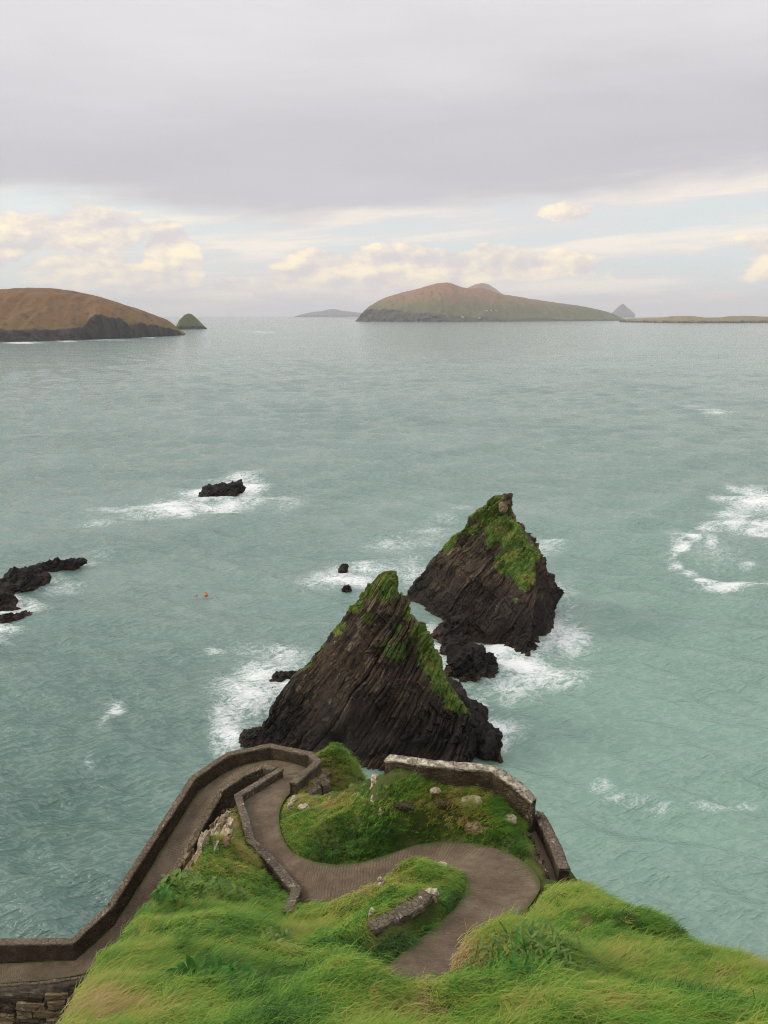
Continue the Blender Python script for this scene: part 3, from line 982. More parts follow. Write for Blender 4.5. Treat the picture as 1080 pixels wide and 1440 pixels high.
GX0, GX1, GY0, GY1, GS = -27.0, 33.0, -7.0, 52.0, 0.135
def build_headland():
    xs = np.arange(GX0, GX1, GS); ys = np.arange(GY0, GY1, GS)
    X, Y = np.meshgrid(xs, ys)
    z, sd, du, dd, side = head_height(X, Y)
    gy, gx = np.gradient(z, GS)
    slope = np.hypot(gx, gy)
    c = P(470, 1080, 19.2)
    hm = np.exp(-(((X - c[0]) / 2) ** 2 + ((Y - c[1]) / 3) ** 2))
    bare = sstep(sd, 0.2, 1.3) * (1 - hm) + 0.35 * sstep(slope, 1.6, 3.0)
    bare = np.clip(bare, 0, 1)
    px, py = project(np.stack([X, Y, z], -1))
    earth = np.exp(-(((px - 612) / 42) ** 2 + ((py - 1420) / 24) ** 2)) * (Y < 14)
    me = np_mesh('headland', np.stack([X, Y, z], -1), grid_quads(len(ys), len(xs)), attrs={'bare': bare, 'earth': earth})
    tag(obj('headland', me, MATS['turf_ground']), kind='structure')
    return X, Y, z, sd, du, dd, slope, hm

HX, HY, HZ, HSD, HDU, HDD, HSL, HHM = build_headland()

def ground_z(x, y):
    fi = (np.asarray(x) - GX0) / GS; fj = (np.asarray(y) - GY0) / GS
    i = np.clip(fi.astype(int), 0, HX.shape[1] - 2); j = np.clip(fj.astype(int), 0, HX.shape[0] - 2)
    a, b = fi - i, fj - j
    return (HZ[j, i] * (1 - a) * (1 - b) + HZ[j, i + 1] * a * (1 - b) + HZ[j + 1, i] * (1 - a) * b + HZ[j + 1, i + 1] * a * b)

def grid_at(G, x, y):
    i = np.clip(np.round((np.asarray(x) - GX0) / GS).astype(int), 0, HX.shape[1] - 1)
    j = np.clip(np.round((np.asarray(y) - GY0) / GS).astype(int), 0, HX.shape[0] - 1)
    return G[j, i]


def build_path(name, st, pitch=0.12, it=2):
    L0 = smooth_curve(st, 400, it)
    mid = (L0[:, :3] + L0[:, 3:]) / 2
    ln = np.linalg.norm(np.diff(mid, axis=0), axis=1).sum()
    n = int(ln / (pitch / 5))
    L = smooth_curve(st, n, it)
    O, I = L[:, :3], L[:, 3:]
    s = np.concatenate([[0], np.cumsum(np.linalg.norm(np.diff((O + I) / 2, axis=0), axis=1))])
    m = 22
    v = np.linspace(0, 1, m)
    V = O[:, None] * (1 - v)[None, :, None] + I[:, None] * v[None, :, None]
    jig = 0.5 * vnoise(V[..., 0] * 1.7, V[..., 1] * 1.7, None, 4) + .25 * vnoise(V[..., 0] * 6, V[..., 1] * 6, None, 5)
    rib = 0.5 + 0.5 * np.cos(2 * math.pi * (s[:, None] / pitch + jig))
    rib = sstep(rib, 0.05, 0.55)
    wear = 0.7 + 0.3 * fbm(V[..., 0] * 0.8, V[..., 1] * 0.8, None, 3, 6)
    V[..., 2] += 0.018 * rib * wear + 0.02 * fbm(V[..., 0], V[..., 1], None, 3, 2)
    edge = np.abs(v - .5)[None] * 2 + 0 * rib + .25 * (v > .6)[None] * np.clip(fbm(V[..., 0] * .5, V[..., 1] * .5, None, 2, 12), 0, 1)
    me = np_mesh(name, V, grid_quads(n, m), attrs={'rib': rib, 'edge': edge ** 2})
    return tag(obj(name, me, MATS['path_concrete']), kind='structure')

build_path('path_upper', UP)
build_path('path_ramp', DOWN)


# ------------------------------------------------------------------ walls
def wall_mesh(pts, thick, ztop, zbot, seed=0, rough=0.03, step=0.14, side=0.0, zrows=None, rounded=False, capped=True):
    """a wall along pts (xy); ztop and zbot are arrays; side shifts the wall off the line to its left (+)"""
    pts = np.asarray(pts, float)
    s = np.concatenate([[0], np.cumsum(np.linalg.norm(np.diff(pts, axis=0), axis=1))])
    q = np.unique(np.concatenate([np.arange(0, s[-1], step), s]))
    C = np.stack([np.interp(q, s, pts[:, k]) for k in (0, 1)], 1)
    zt = np.interp(q, s, ztop); zb = np.interp(q, s, zbot)
    seg = np.diff(pts, axis=0); seg /= np.linalg.norm(seg, axis=1, keepdims=True)
    nr = np.stack([-seg[:, 1], seg[:, 0]], 1)
    N = np.zeros_like(C)
    for i, v in enumerate(q):
        k = np.searchsorted(s, v - 1e-6)
        onv = np.where(np.abs(s - v) < 1e-6)[0]
        if len(onv) and 0 < onv[0] < len(s) - 1:
            a, b = nr[onv[0] - 1], nr[onv[0]]
            mm = (a + b) / 2
            N[i] = mm / max(mm @ mm, 0.35)
        else:
            N[i] = nr[min(max(k - 1, 0), len(nr) - 1)]
    rows = []
    zt = zt + .035 * fbm(C[:, 0] * .8, C[:, 1] * .8, None, 3, 900)
    zb = np.where(zt - zb < .2, zb + .035 * fbm(C[:, 0] * .8, C[:, 1] * .8, None, 3, 900), zb)
    h = np.maximum(zt - zb, 0.02)
    nv = max(3, int(np.max(h) / 0.16)) if zrows is None else zrows
    prof = [(-0.5, t) for t in np.linspace(0, 1, nv)] + ([(-0.42, 1.02), (-0.2, 1.05), (0.0, 1.06), (0.2, 1.05), (0.42, 1.02)] if rounded else [(-0.25, 1.0), (0.0, 1.0), (0.25, 1.0)]) + [(0.5, t) for t in np.linspace(1, 0, nv)]
    for (a, t) in prof:
        rows.append(np.concatenate([C + N * (a * thick + side)[..., None] if hasattr(thick, '__len__') else C + N * (a * thick + side), (zb + h * t)[:, None]], 1))
    V = np.stack(rows, 0)                     # (profile, length, 3)
    D = np.stack([fbm(V[..., 0] * 2.1, V[..., 1] * 2.1, V[..., 2] * 2.6, 4, seed + k) for k in range(3)], -1)
    D2 = np.stack([vnoise(V[..., 0] * 7, V[..., 1] * 7, V[..., 2] * 9, seed + 7 + k) for k in range(3)], -1)
    V = V + rough * D * 1.4 + rough * 0.5 * D2
    n, m = V.shape[:2]
    Q = grid_quads(n, m)
    verts = V.reshape(-1, 3)
    quads = [Q]
    # end caps: bridge the two faces
    if capped:
        for e in (0, m - 1):
            idx = np.arange(n) * m + e
            lo, hi = 0, n - 1
            cap = []
            while hi - lo > 2:
                cap.append([idx[lo], idx[lo + 1], idx[hi - 1], idx[hi]])
                lo += 1; hi -= 1
            quads.append(np.array(cap))
    return verts, np.concatenate(quads)

def build_wall(label, pix, height, thick=0.38, below=0.7, mat_body='ramp_wall', mat_cope='coping_concrete', cope_h=0.10, over=0.03, side=0.0, seed=0, rough=0.03, rounded=False, group=None, heights=None):
    """pix: rows of (px, py, z of the ground at the wall's foot)"""
    B = np.array([P(*p) for p in pix])
    hs = np.full(len(B), height) if heights is None else np.asarray(heights, float)
    root = empty('parapet_wall', tuple(B[0]))
    bl = np.full(len(B), below) if not hasattr(below, '__len__') else np.asarray(below, float)
    v, q = wall_mesh(B[:, :2], thick, B[:, 2] + hs - cope_h, B[:, 2] - bl, seed, rough, side=side)
    obj('wall_body', np_mesh('wall_body', v, q), MATS[mat_body], root)
    v, q = wall_mesh(B[:, :2], thick + over * 2, B[:, 2] + hs, B[:, 2] + hs - cope_h + 0.004, seed + 50, rough * .8, side=side, zrows=3, rounded=rounded)
    obj('coping', np_mesh('coping', v, q), MATS[mat_cope], root)
    return tag(root, label, 'wall', group)

build_wall('long angular concrete parapet on the seaward side of the ramp, bending round the hairpin',
           [(-330, 1371, 10.8), (-150, 1361, 11.8), (0, 1354, 12.6), (106, 1352, 13.3), (161, 1299, 14.6), (212, 1215, 16.4), (259, 1140, 17.9), (276, 1112, 18.4), (323, 1079, 19.2), (380, 1066, 19.8), (434, 1078, 20.35), (443, 1090, 20.5), (408, 1121, 21.4)],
           1.0, 0.34, side=0.17, seed=3, below=[1.5] * 12 + [0.6], heights=[1.15, 1.15, 1.15, 1.1, 1.05, .95, .85, .85, .8, .75, .75, .85, .85])
build_wall('low parapet on the inner side of the ramp, curling round the dark pit to the hairpin',
           [(391, 1092, 20.3), (374, 1092, 19.8), (343, 1106, 19.2), (309, 1129, 18.4), (294, 1152, 17.9), (252, 1227, 16.4), (228, 1264, 15.6)],
           0.85, 0.36, side=0.18, seed=13, below=2.2, heights=[.6, .85, .9, .85, .8, .8, .8])
build_wall('low lichened kerb wall along the cliff side of the upper path, kinked at its end',
           [(392, 1091, 20.6), (331, 1129, 21.5), (338, 1152, 22.0), (347, 1192, 22.6), (383, 1232, 23.1), (412, 1267, 23.5), (397, 1300, 25.0)],
           0.5, 0.30, side=0.15, seed=23, below=[.6, 1.2, 1.6, 1.4, 1.2, 1.2, 1.4], mat_body='rubble_wall', mat_cope='coping_lichen', heights=[.5, .45, .42, .42, .45, .5, .5], rounded=True, rough=.045)
build_wall('rubble wall with white lichened top along the far brow of the grassy mound',
           [(541, 1092, 26.75), (600, 1103, 26.9), (690, 1115, 26.75), (722, 1142, 26.3), (745, 1168, 25.8)],
           0.95, 0.42, side=0.21, seed=33, below=.8, mat_body='rubble_wall', mat_cope='coping_pale', rough=.05, heights=[.78, .85, .98, 1.1, 1.2], cope_h=.08)


def stone_mesh(name, seed, sx=1, sy=1, sz=1, n=10, rough=0.18, flat=0.0):
    """a broken stone: a faceted box pulled about by noise"""
    rs = np.random.default_rng(seed)
    me = bpy.data.meshes.new(name)
    import bmesh
    bm = bmesh.new()
    bmesh.ops.create_cube(bm, size=1.0)
    bmesh.ops.subdivide_edges(bm, edges=bm.edges[:], cuts=2, use_grid_fill=True)
    for v in bm.verts:
        c = np.array(v.co)
        r = np.linalg.norm(c)
        c = c * (0.82 + 0.18 * (0.5 / max(r, .1)))
        c = c + rough * 0.5 * rs.normal(size=3) * np.array([1, 1, 1 - flat])
        v.co = (c[0] * sx, c[1] * sy, c[2] * sz)
    bm.to_mesh(me); bm.free()
    for p in me.polygons:
        p.use_smooth = False
    return me

# --- the little walled passage at the right of the loop
def build_passage():
    fl = np.array([P(*q) for q in [(741, 1172, 25.7), (752, 1178, 25.3), (772, 1210, 25.3), (790, 1245, 25.6), (770, 1252, 25.8), (752, 1215, 25.5)]])
    left = np.array([P(*q) for q in [(742, 1176, 25.6), (752, 1200, 25.5), (764, 1228, 25.6), (772, 1255, 25.9)]])
    right = np.array([P(*q) for q in [(757, 1170, 25.4), (771, 1192, 25.3), (785, 1222, 25.4), (794, 1248, 25.7)]])
    L = resample(left, 40); Q = resample(right, 40)
    v = np.linspace(0, 1, 8)
    V = L[:, None] * (1 - v)[None, :, None] + Q[:, None] * v[None, :, None]
    V[..., 2] += 0.10 + 0.03 * fbm(V[..., 0] * 2, V[..., 1] * 2, None, 3, 71)
    me = np_mesh('path_passage', V, grid_quads(40, 8), attrs={'rib': np.ones((40, 8)), 'edge': np.zeros((40, 8))})
    tag(obj('path_passage', me, MATS['path_concrete']), kind='structure')
    build_wall('concrete wall on the seaward side of the short passage beside the path loop',
               [(753, 1163, 25.5), (762, 1167, 25.4), (775, 1190, 25.3), (789, 1221, 25.4), (799, 1250, 25.7)], .8, 0.36, side=-.18, seed=43, below=.8, mat_cope='coping_lichen', mat_body='ramp_wall', heights=[.75, .8, .8, .8, .8])
    # rubble wall on the near side, each stone laid by hand
    root = empty('rubble_wall', tuple(left[0]))
    rs = np.random.default_rng(3)
    base = np.array([P(*q) for q in [(728, 1166, 25.9), (742, 1190, 25.65), (755, 1222, 25.7), (765, 1256, 25.95)]])
    C = resample(base, 30)
    meshes = [stone_mesh('stone', 500 + i, 1, 1, 1, rough=.16) for i in range(8)]
    for mm in meshes: mm.materials.append(MATS['rubble_wall'])
    for i in range(30):
        for lay in range(3):
            if lay == 2 and rs.random() < .55: continue
            for w in (-.07, .10):
                o = bpy.data.objects.new('stone', meshes[rs.integers(8)])
                s = rs.uniform(.15, .26)
                p = C[i] + np.array([w + rs.normal(0, .04), rs.normal(0, .08), lay * .15 - .05 + rs.normal(0, .02)])
                o.location = p; o.scale = (s * 1.2, s, s * .75)
                o.rotation_euler = (rs.normal(0, .15), rs.normal(0, .15), rs.uniform(0, 6.28))
                COL.objects.link(o); o.parent = root; o.matrix_parent_inverse = parent_inv(root)
    tag(root, 'tumbled dry stone wall between the path loop and the short passage', 'wall')

build_passage()

# --- curved wall holding up the small mound
def build_mound_wall():
    top = np.array([P(*q) for q in [(524, 1304, 28.85), (545, 1294, 28.8), (572, 1280, 28.7), (592, 1266, 28.5), (601, 1256, 28.35)]])
    C = smooth_curve(top, 40)
    root = empty('curved_wall', tuple(top[0] - np.array([0, 0, 1.2])))
    v, q = wall_mesh(C[:, :2], 0.34, C[:, 2] - .10, C[:, 2] - 1.7, 91, .06)
    obj('wall_body', np_mesh('wall_body', v, q), MATS['rubble_wall'], root)
    v, q = wall_mesh(C[:, :2], 0.42, C[:, 2] + .05, C[:, 2] - .12, 95, .04, zrows=3, rounded=True)
    obj('coping', np_mesh('coping', v, q), MATS['coping_lichen'], root)
    tag(root, 'short curved stone wall with rounded grey top on the small grassy mound', 'wall')

build_mound_wall()

# --- retaining wall under the ramp, laid in big blocks, and blocks below the hairpin
def block_mesh(name, seed, mt):
    me = stone_mesh(name, seed, 1, 1, 1, rough=.055)
    me.materials.append(MATS[mt])
    return me

def build_retaining():
    A = P(-260, 1404, 11.1); B = P(0, 1386, 12.55); C = P(75, 1381, 12.95); D = P(140, 1369, 13.3); E = P(200, 1330, 14.2)
    line = np.array([A, B, C, D, E])
    root = empty('retaining_wall', tuple(A - np.array([0, 0, 5])))
    # dark rock body behind the facing
    v, q = wall_mesh(line[:, :2], 0.7, line[:, 2] - .16, line[:, 2] - 6.5, 77, .10, side=.36)
    obj('wall_body', np_mesh('wall_body', v, q), MATS['dark_stone'], root)
    v, q = wall_mesh(line[:, :2], 0.36, line[:, 2] + .03, line[:, 2] - .13, 78, .03, side=.12, zrows=3)
    obj('coping', np_mesh('coping', v, q), MATS['coping_concrete'], root)
    ms = [block_mesh('stone', 600 + i, 'block_stone') for i in range(5)] + [block_mesh('stone', 650 + i, 'dark_stone') for i in range(3)]
    rs = np.random.default_rng(12)
    s = np.concatenate([[0], np.cumsum(np.linalg.norm(np.diff(line[:, :2], axis=0), axis=1))])
    z0 = 0.32
    course = [.34, .50, .42, .55, .45, .6, .5, .6]
    step = 0.0
    for ci, hgt in enumerate(course):
        pos_s = rs.uniform(-.6, 0)
        while pos_s < s[-1]:
            w = rs.uniform(.7, 1.7)
            mid = min(max(pos_s + w / 2, 0), s[-1])
            x = np.interp(mid, s, line[:, 0]); y = np.interp(mid, s, line[:, 1]); zt = np.interp(mid, s, line[:, 2])
            k = min(np.searchsorted(s, mid), len(s) - 1); k = max(k, 1)
            d = line[k, :2] - line[k - 1, :2]; an = math.atan2(d[1], d[0])
            o = bpy.data.objects.new('stone', ms[rs.choice(8, p=[.16, .16, .16, .16, .16, .07, .07, .06])])
            nv = np.array([d[1], -d[0]]) / np.linalg.norm(d)
            off = 0.10 + step + rs.uniform(-.04, .06)
            o.location = (x + nv[0] * off, y + nv[1] * off, zt - z0 - hgt / 2)
            o.scale = (w - .03, 0.75, hgt - .03)
            o.rotation_euler = (rs.normal(0, .02), rs.normal(0, .015), an + rs.normal(0, .02))
            COL.objects.link(o); o.parent = root; o.matrix_parent_inverse = parent_inv(root)
            pos_s += w
        z0 += hgt
        step += .10 if ci in (0, 2, 4) else .02
    tag(root, 'retaining wall of big weathered blocks holding up the lower end of the ramp', 'wall')
    # concrete blocks outside the hairpin
    root = empty('buttress', tuple(P(440, 1118, 20.2)))
    for (px, py, z, sx, sy, sz, rz) in [(432, 1112, 20.6, 1.5, .7, .8, .9), (443, 1104, 20.2, 1.3, .8, .8, .9), (452, 1100, 19.9, .8, .8, 1.2, .9), (455, 1108, 20.3, .6, .7, .9, .8), (440, 1116, 21.0, .8, .5, .6, .85)]:
        o = bpy.data.objects.new('block', block_mesh('block', int(px), 'coping_concrete' if px != 443 else 'block_stone'))
        o.location = P(px, py, z); o.scale = (sx, sy, sz); o.rotation_euler = (0, 0, rz)
        COL.objects.link(o); o.parent = root; o.matrix_parent_inverse = parent_inv(root)
    tag(root, 'stepped concrete blocks shoring up the outer corner of the hairpin', 'buttress')

build_retaining()


# ------------------------------------------------------------------ sea stacks
def curve_by_z(C, zs):
    C = np.asarray(C, float)
    o = np.argsort(C[:, 2])
    C = C[o]
    return np.stack([np.interp(zs, C[:, 2], C[:, k]) for k in (0, 1)], 1)

def hcell(a, b, c, seed):
    return _h(np.floor(a), np.floor(b), np.floor(c), seed) * 2 - 1

def strata_disp(V, seed, amp):
    """slabs: every bed stands out by its own amount and is broken across by joints"""
    wx = 0.8 * fbm(V[..., 0] / 3.4, V[..., 1] / 3.4, V[..., 2] / 3.4, 5, seed + 3, .6)
    s0 = V @ BED_N
    s = s0 + 0.42 * wx + .75 * vnoise(s0 / 2.3, 0 * s0, None, seed + 77)
    calm = np.clip(.9 + 1.1 * fbm(V[..., 0] / 6, V[..., 1] / 6, V[..., 2] / 6, 3, seed + 55), .2, 1.35)
    d = V @ BED_D + wx; t = V @ BED_T + wx
    r = 0
    for i, (th, ld, lt, a) in enumerate(((5.2, 9.0, 9, .50), (2.3, 6.0, 6, .62), (1.05, 4.5, 4.0, .58), (0.52, 2.2, 1.7, .34), (0.24, 1.0, 0.8, .20))):
        w = s / th
        k = np.floor(w); f = w - k
        o0 = _h(k, 0 * k, 0 * k, seed + 31 + i); o1 = _h(k + 1, 0 * k, 0 * k, seed + 31 + i)
        a0 = hcell(k, d / ld + o0 * 3, t / lt + o0 * 5, seed + i)
        a1 = hcell(k + 1, d / ld + o1 * 3, t / lt + o1 * 5, seed + i)
        # crack between the beds and a slight chamfer along each
        crack = -0.45 * np.exp(-((np.minimum(f, 1 - f)) * th / (0.06 + .03 * th)) ** 2)
        r = r + a * (a0 + (a1 - a0) * sstep(f, .86, 1.0) + crack + .45 * (f - .5)) * (calm if i > 0 else 1.0)
    return amp * r

def build_stack(label, sections, top, bulges, na, nz, seed, moss_fn, gully=None, ztop_pts=None):
    """sections: list of corner curves (each k x 3) going round; bulges: outward swell of each side at the base"""
    zs = -2.5 + (top + 2.5) * (np.linspace(0, 1, nz) ** 0.92)
    corners = [curve_by_z(np.asarray(c), np.maximum(zs, np.asarray(c)[:, 2].min())) for c in sections]
    # below the water the foot spreads a little
    nsec = len(corners)
    per = [na[i] for i in range(nsec)]
    cols = []
    cen = sum(corners) / nsec
    for i in range(nsec):
        A, B = corners[i], corners[(i + 1) % nsec]
        u = np.linspace(0, 1, per[i], endpoint=False)
        L = A[:, None] * (1 - u)[None, :, None] + B[:, None] * u[None, :, None]
        chord = B - A
        nn = np.stack([chord[:, 1], -chord[:, 0]], 1)
        ln = np.linalg.norm(nn, axis=1, keepdims=True)
        nn = nn / (ln + 1e-6)
        fall = np.clip(1 - np.maximum(zs, 0) / top, 0, 1)
        b, pw = bulges[i]
        L = L + nn[:, None] * (b * (fall ** pw)[:, None] * (np.sin(np.pi * u) ** 0.8)[None])[..., None]
        cols.append(L)
    XY = np.concatenate(cols, 1)
    V = np.concatenate([XY, np.broadcast_to(zs[:, None, None], XY.shape[:2] + (1,))], -1).copy()
    Vp = np.concatenate([V[:, -1:], V, V[:, :1]], 1)
    N = vnormals(Vp)[:, 1:-1]
    c3 = np.concatenate([np.broadcast_to(cen[:, None], XY.shape), V[..., 2:]], -1)
    if np.mean(np.sum(N * (V - c3), -1)) < 0: N = -N
    fade = sstep(top - V[..., 2], 0.0, 2.5) * 0.8 + 0.2
    D = strata_disp(V, seed, 0.60)
    D = D + 1.1 * fbm(V[..., 0] / 5, V[..., 1] / 5, V[..., 2] / 5, 5, seed + 40, .55)
    # ragged, undercut foot at the tide line
    D = D + 0.5 * fbm(V[..., 0] / 1.2, V[..., 1] / 1.2, V[..., 2] / 1.2, 4, seed + 60) * sstep(V[..., 2], 6, 0)
    if gully is not None:
        D = D + gully(V)
    V = V + N * (D * fade)[..., None]
    moss = moss_fn(V, N)
    # turf stands in cushions
    mz = np.clip(moss, 0, 1)
    cush = 0.30 * np.abs(fbm(V[..., 0] / .7, V[..., 1] / .7, V[..., 2] / .7, 3, seed + 80)) + .14 * vnoise(V[..., 0] / .28, V[..., 1] / .28, V[..., 2] / .28, seed + 90)
    V = V + (N * .7 + np.array([0, 0, .5])) * (sstep(mz, .4, .7) * cush)[..., None]
    n, m = V.shape[:2]
    verts = V.reshape(-1, 3)
    Q = grid_quads(n, m, True)
    tipi = len(verts)
    tip = V[-1].mean(0) + np.array([0, 0, 0.15])
    verts = np.vstack([verts, tip])
    base = (n - 1) * m
    T = np.array([[base + j, base + (j + 1) % m, tipi] for j in range(m)])
    me = np_mesh('sea_stack', verts, Q, T, smooth=False, attrs={'moss': np.concatenate([moss.ravel(), [1.0]])})
    c = cen[0]
    root = empty('sea_stack', (c[0], c[1], 0))
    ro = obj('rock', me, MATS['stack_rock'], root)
    tag(root, label, 'sea stack')
    return root, V, N, moss

def seedfield(V, seeds):
    F = np.zeros(V.shape[:2])
    for (p, r, k) in seeds:
        d2 = ((V - p) ** 2).sum(-1) / (r * r)
        F = np.maximum(F, k * np.exp(-0.9 * d2))
    return F

# near stack
nL = [Py(345, 1042, 75.0), Py(362, 1018, 75.5), Py(400, 966, 76.5), Py(435, 923, 77.5), Py(470, 884, 78.5), Py(505, 838, 79.5), Py(532, 808, 80.0), Py(543, 802, 80.0)]
nR = [Py(702, 1062, 72.6), Py(684, 1034, 73.5), Py(662, 1000, 74.5), Py(641, 966, 76.0), Py(604, 912, 77.5), Py(585, 878, 78.5), Py(567, 835, 79.6), Py(558, 804, 80.2)]
nL[0][2] = nR[0][2] = -0.3
NTOP = float(min(nL[-1][2], nR[-1][2]))
nB = [np.array([nR[0][0] - 3, 86.5, -.3]), np.array([3.2, 81.5, NTOP * .5]), np.array([1.2, 80.6, NTOP])]
nBL = [np.array([nL[0][0] + 6, 86.0, -.3]), np.array([-1.8, 81.8, NTOP * .5]), np.array([0.7, 80.5, NTOP])]

def near_moss(V, N):
    S = [(Py(550, 808, 80), 1.8, 1.0), (Py(545, 830, 79.5), 1.6, .7), (Py(575, 860, 79), 1.3, .75), (Py(590, 890, 78), 1.6, .8), (Py(555, 912, 77.4), 2.1, .78), (Py(560, 890, 78), 1.5, .6), (Py(603, 918, 77.2), 1.7, .9), (Py(608, 940, 76.4), 1.8, .9), (Py(622, 955, 76), 1.7, .85),
         (Py(640, 980, 75), 1.6, .8), (Py(655, 1000, 74.5), 1.2, .6), (Py(500, 850, 79.3), 1.2, .8), (Py(515, 830, 79.5), 1.4, .8), (Py(475, 882, 78.5), 1.2, .65), (Py(450, 910, 78), 1.1, .6), (Py(430, 932, 77.3), 1.1, .55), (Py(520, 870, 78.4), 1.4, .5), (Py(508, 905, 77.5), 1.0, .35)]
    F = seedfield(V, S)
    back = sstep(V[..., 1], 80.0, 81.5) * sstep(V[..., 2], 4, 9)
    return np.maximum(F, back * .7) + 0.22 * fbm(V[..., 0] / 1.3, V[..., 1] / 1.3, V[..., 2] / 1.3, 4, 71)

def near_gully(V):
    # a cave-like cleft running down the face along the beds
    a = Py(520, 958, 76.4); b = Py(478, 1045, 72.3)
    ab = b - a
    t = np.clip(((V - a) @ ab) / (ab @ ab), 0, 1)
    d = np.linalg.norm(V - (a + t[..., None] * ab), axis=-1)
    w = 1.3 + 0.9 * t
    k = -3.3 * sstep(d / w, 1.0, 0.3) * sstep(t, -0.02, .10)
    a2 = Py(560, 985, 75.2); b2 = Py(640, 1060, 71.5)
    ab = b2 - a2
    t = np.clip(((V - a2) @ ab) / (ab @ ab), 0, 1)
    d = np.linalg.norm(V - (a2 + t[..., None] * ab), axis=-1)
    return k + .9 * sstep(d, 3.2, 0.5)

build_stack('broad pyramid-shaped dark rock stack with one grassy ridge, just beyond the walled headland', [nL, nR, nB, nBL], NTOP, [(4.6, .85), (.8, 1), (1.5, 1), (.5, 1)], [430, 150, 60, 70], 360, 100, near_moss, near_gully)

# far stack
fL = [Py(569, 842, 118.5), Py(585, 818, 117.8), Py(612, 786, 117), Py(642, 752, 116), Py(668, 722, 115), Py(690, 700, 113.5), Py(701, 694, 113)]
fF = [Py(740, 926, 96.0), Py(745, 880, 99.5), Py(756, 830, 103.5), Py(752, 790, 106), Py(738, 757, 108.5), Py(722, 722, 111.5), Py(714, 697, 112.6)]
fR = [Py(787, 864, 111.5), Py(780, 832, 112), Py(770, 804, 112.5), Py(757, 786, 112.8), Py(742, 752, 113), Py(724, 727, 113.2), Py(719, 706, 113.3), Py(717, 697, 113.3)]
for q in (fL, fF, fR): q[0][2] = -0.3
FTOP = float(min(fL[-1][2], fF[-1][2], fR[-1][2]))
fB = [np.array([fL[0][0] + 10, 129.0, -.3]), np.array([17.0, 116.5, FTOP * .6]), np.array([fL[-1][0] + .6, 114.0, FTOP])]

def far_moss(V, N):
    S = [(Py(700, 705, 113), 2.2, 1.0), (Py(680, 725, 113), 2.2, .9), (Py(660, 745, 113.5), 1.8, .75), (Py(700, 740, 111), 2.4, .9), (Py(725, 755, 110), 2.6, .95), (Py(735, 785, 107.5), 2.8, .95), (Py(715, 790, 107), 2.6, .85), (Py(735, 810, 105.5), 2.2, .8), (Py(712, 815, 105.5), 2.0, .65), (Py(690, 760, 110.5), 1.6, .55), (Py(655, 778, 112), 1.6, .55), (Py(640, 790, 112.5), 1.4, .45), (Py(752, 775, 110), 1.8, .8), (Py(720, 835, 104), 1.5, .45)]
    F = seedfield(V, S)
    a, b = Py(712, 742, 109.8), Py(670, 800, 108)      # a bare slab runs down between the two swards
    ab = b - a
    t = np.clip(((V - a) @ ab) / (ab @ ab), 0, 1)
    d = np.linalg.norm(V - (a + t[..., None] * ab), axis=-1)
    F = F * (1 - .8 * sstep(d, 1.0, .3))
    back = sstep(V[..., 1], 114, 116) * sstep(V[..., 2], 6, 11)
    return np.maximum(F, back * .7) + 0.22 * fbm(V[..., 0] / 1.6, V[..., 1] / 1.6, V[..., 2] / 1.6, 4, 171)

def far_gully(V):
    a = Py(757, 806, 107); b = Py(750, 890, 101.5)
    ab = b - a
    t = np.clip(((V - a) @ ab) / (ab @ ab), 0, 1)
    d = np.linalg.norm(V - (a + t[..., None] * ab), axis=-1)
    k = -1.6 * sstep(d, 2.6, .6)
    a = Py(712, 745, 110); b = Py(610, 885, 106)
    ab = b - a
    t = np.clip(((V - a) @ ab) / (ab @ ab), 0, 1)
    d = np.linalg.norm(V - (a + t[..., None] * ab), axis=-1)
    return k - 1.2 * sstep(d, 1.6, .3)

fs, FV, FN, FM = build_stack('outer pointed rock stack with bright green upper slopes, beyond the broad stack', [fL, fF, fR, fB], FTOP, [(1.6, .9), (.8, 1), (2.5, 1), (2.0, 1)], [340, 170, 60, 80], 300, 300, far_moss, far_gully)

def rough_rock(name, size, seed, sub=4, mt='skerry_rock', amp=.35, bed=.35):
    """irregular rock: an icosphere squashed, cut by the beds and broken by noise"""
    import bmesh
    bm = bmesh.new()
    bmesh.ops.create_icosphere(bm, subdivisions=sub, radius=1.0)
    me = bpy.data.meshes.new(name)
    bm.to_mesh(me); bm.free()
    n = len(me.vertices)
    co = np.empty(n * 3, np.float32); me.vertices.foreach_get('co', co)
    co = co.reshape(-1, 3).astype(float)
    nr = co.copy()
    size = np.array(size, float)
    q = co * size
    ms = size.mean()
    D = amp * ms * fbm(q[:, 0] / ms * 1.3 + seed, q[:, 1] / ms * 1.3, q[:, 2] / ms * 1.3, 5, seed, .55)
    for (th, ll, a) in ((.42, 1.1, .55), (.2, .6, .36), (.09, .3, .2)):
        jt = .25 * vnoise(q[:, 0] / ms * 2, q[:, 1] / ms * 2, q[:, 2] / ms * 2, seed + 4)
        D = D + bed * ms * a * hcell((q @ BED_N) / (ms * th) + jt, (q @ BED_D) / (ms * ll) + jt, (q @ BED_T) / (ms * ll * .7), seed + 9)
    q = q + nr * D[:, None]
    me.vertices.foreach_set('co', q.astype(np.float32).ravel())
    for p in me.polygons: p.use_smooth = False
    a = me.attributes.new('moss', 'FLOAT', 'POINT')
    me.materials.append(MATS[mt])
    me.update()
    return me

def put_rock(name, label, px, py, size, seed, z=0.0, rz=0, cat='rock', mt='skerry_rock', tilt=0, group=None, sub=4, amp=.35, bed=.35):
    me = rough_rock(name, size, seed, sub, mt, amp, bed)
    o = bpy.data.objects.new(name, me)
    o.location = P(px, py, z)
    o.rotation_euler = (0, tilt, rz)
    COL.objects.link(o)
    return tag(o, label, cat, group)

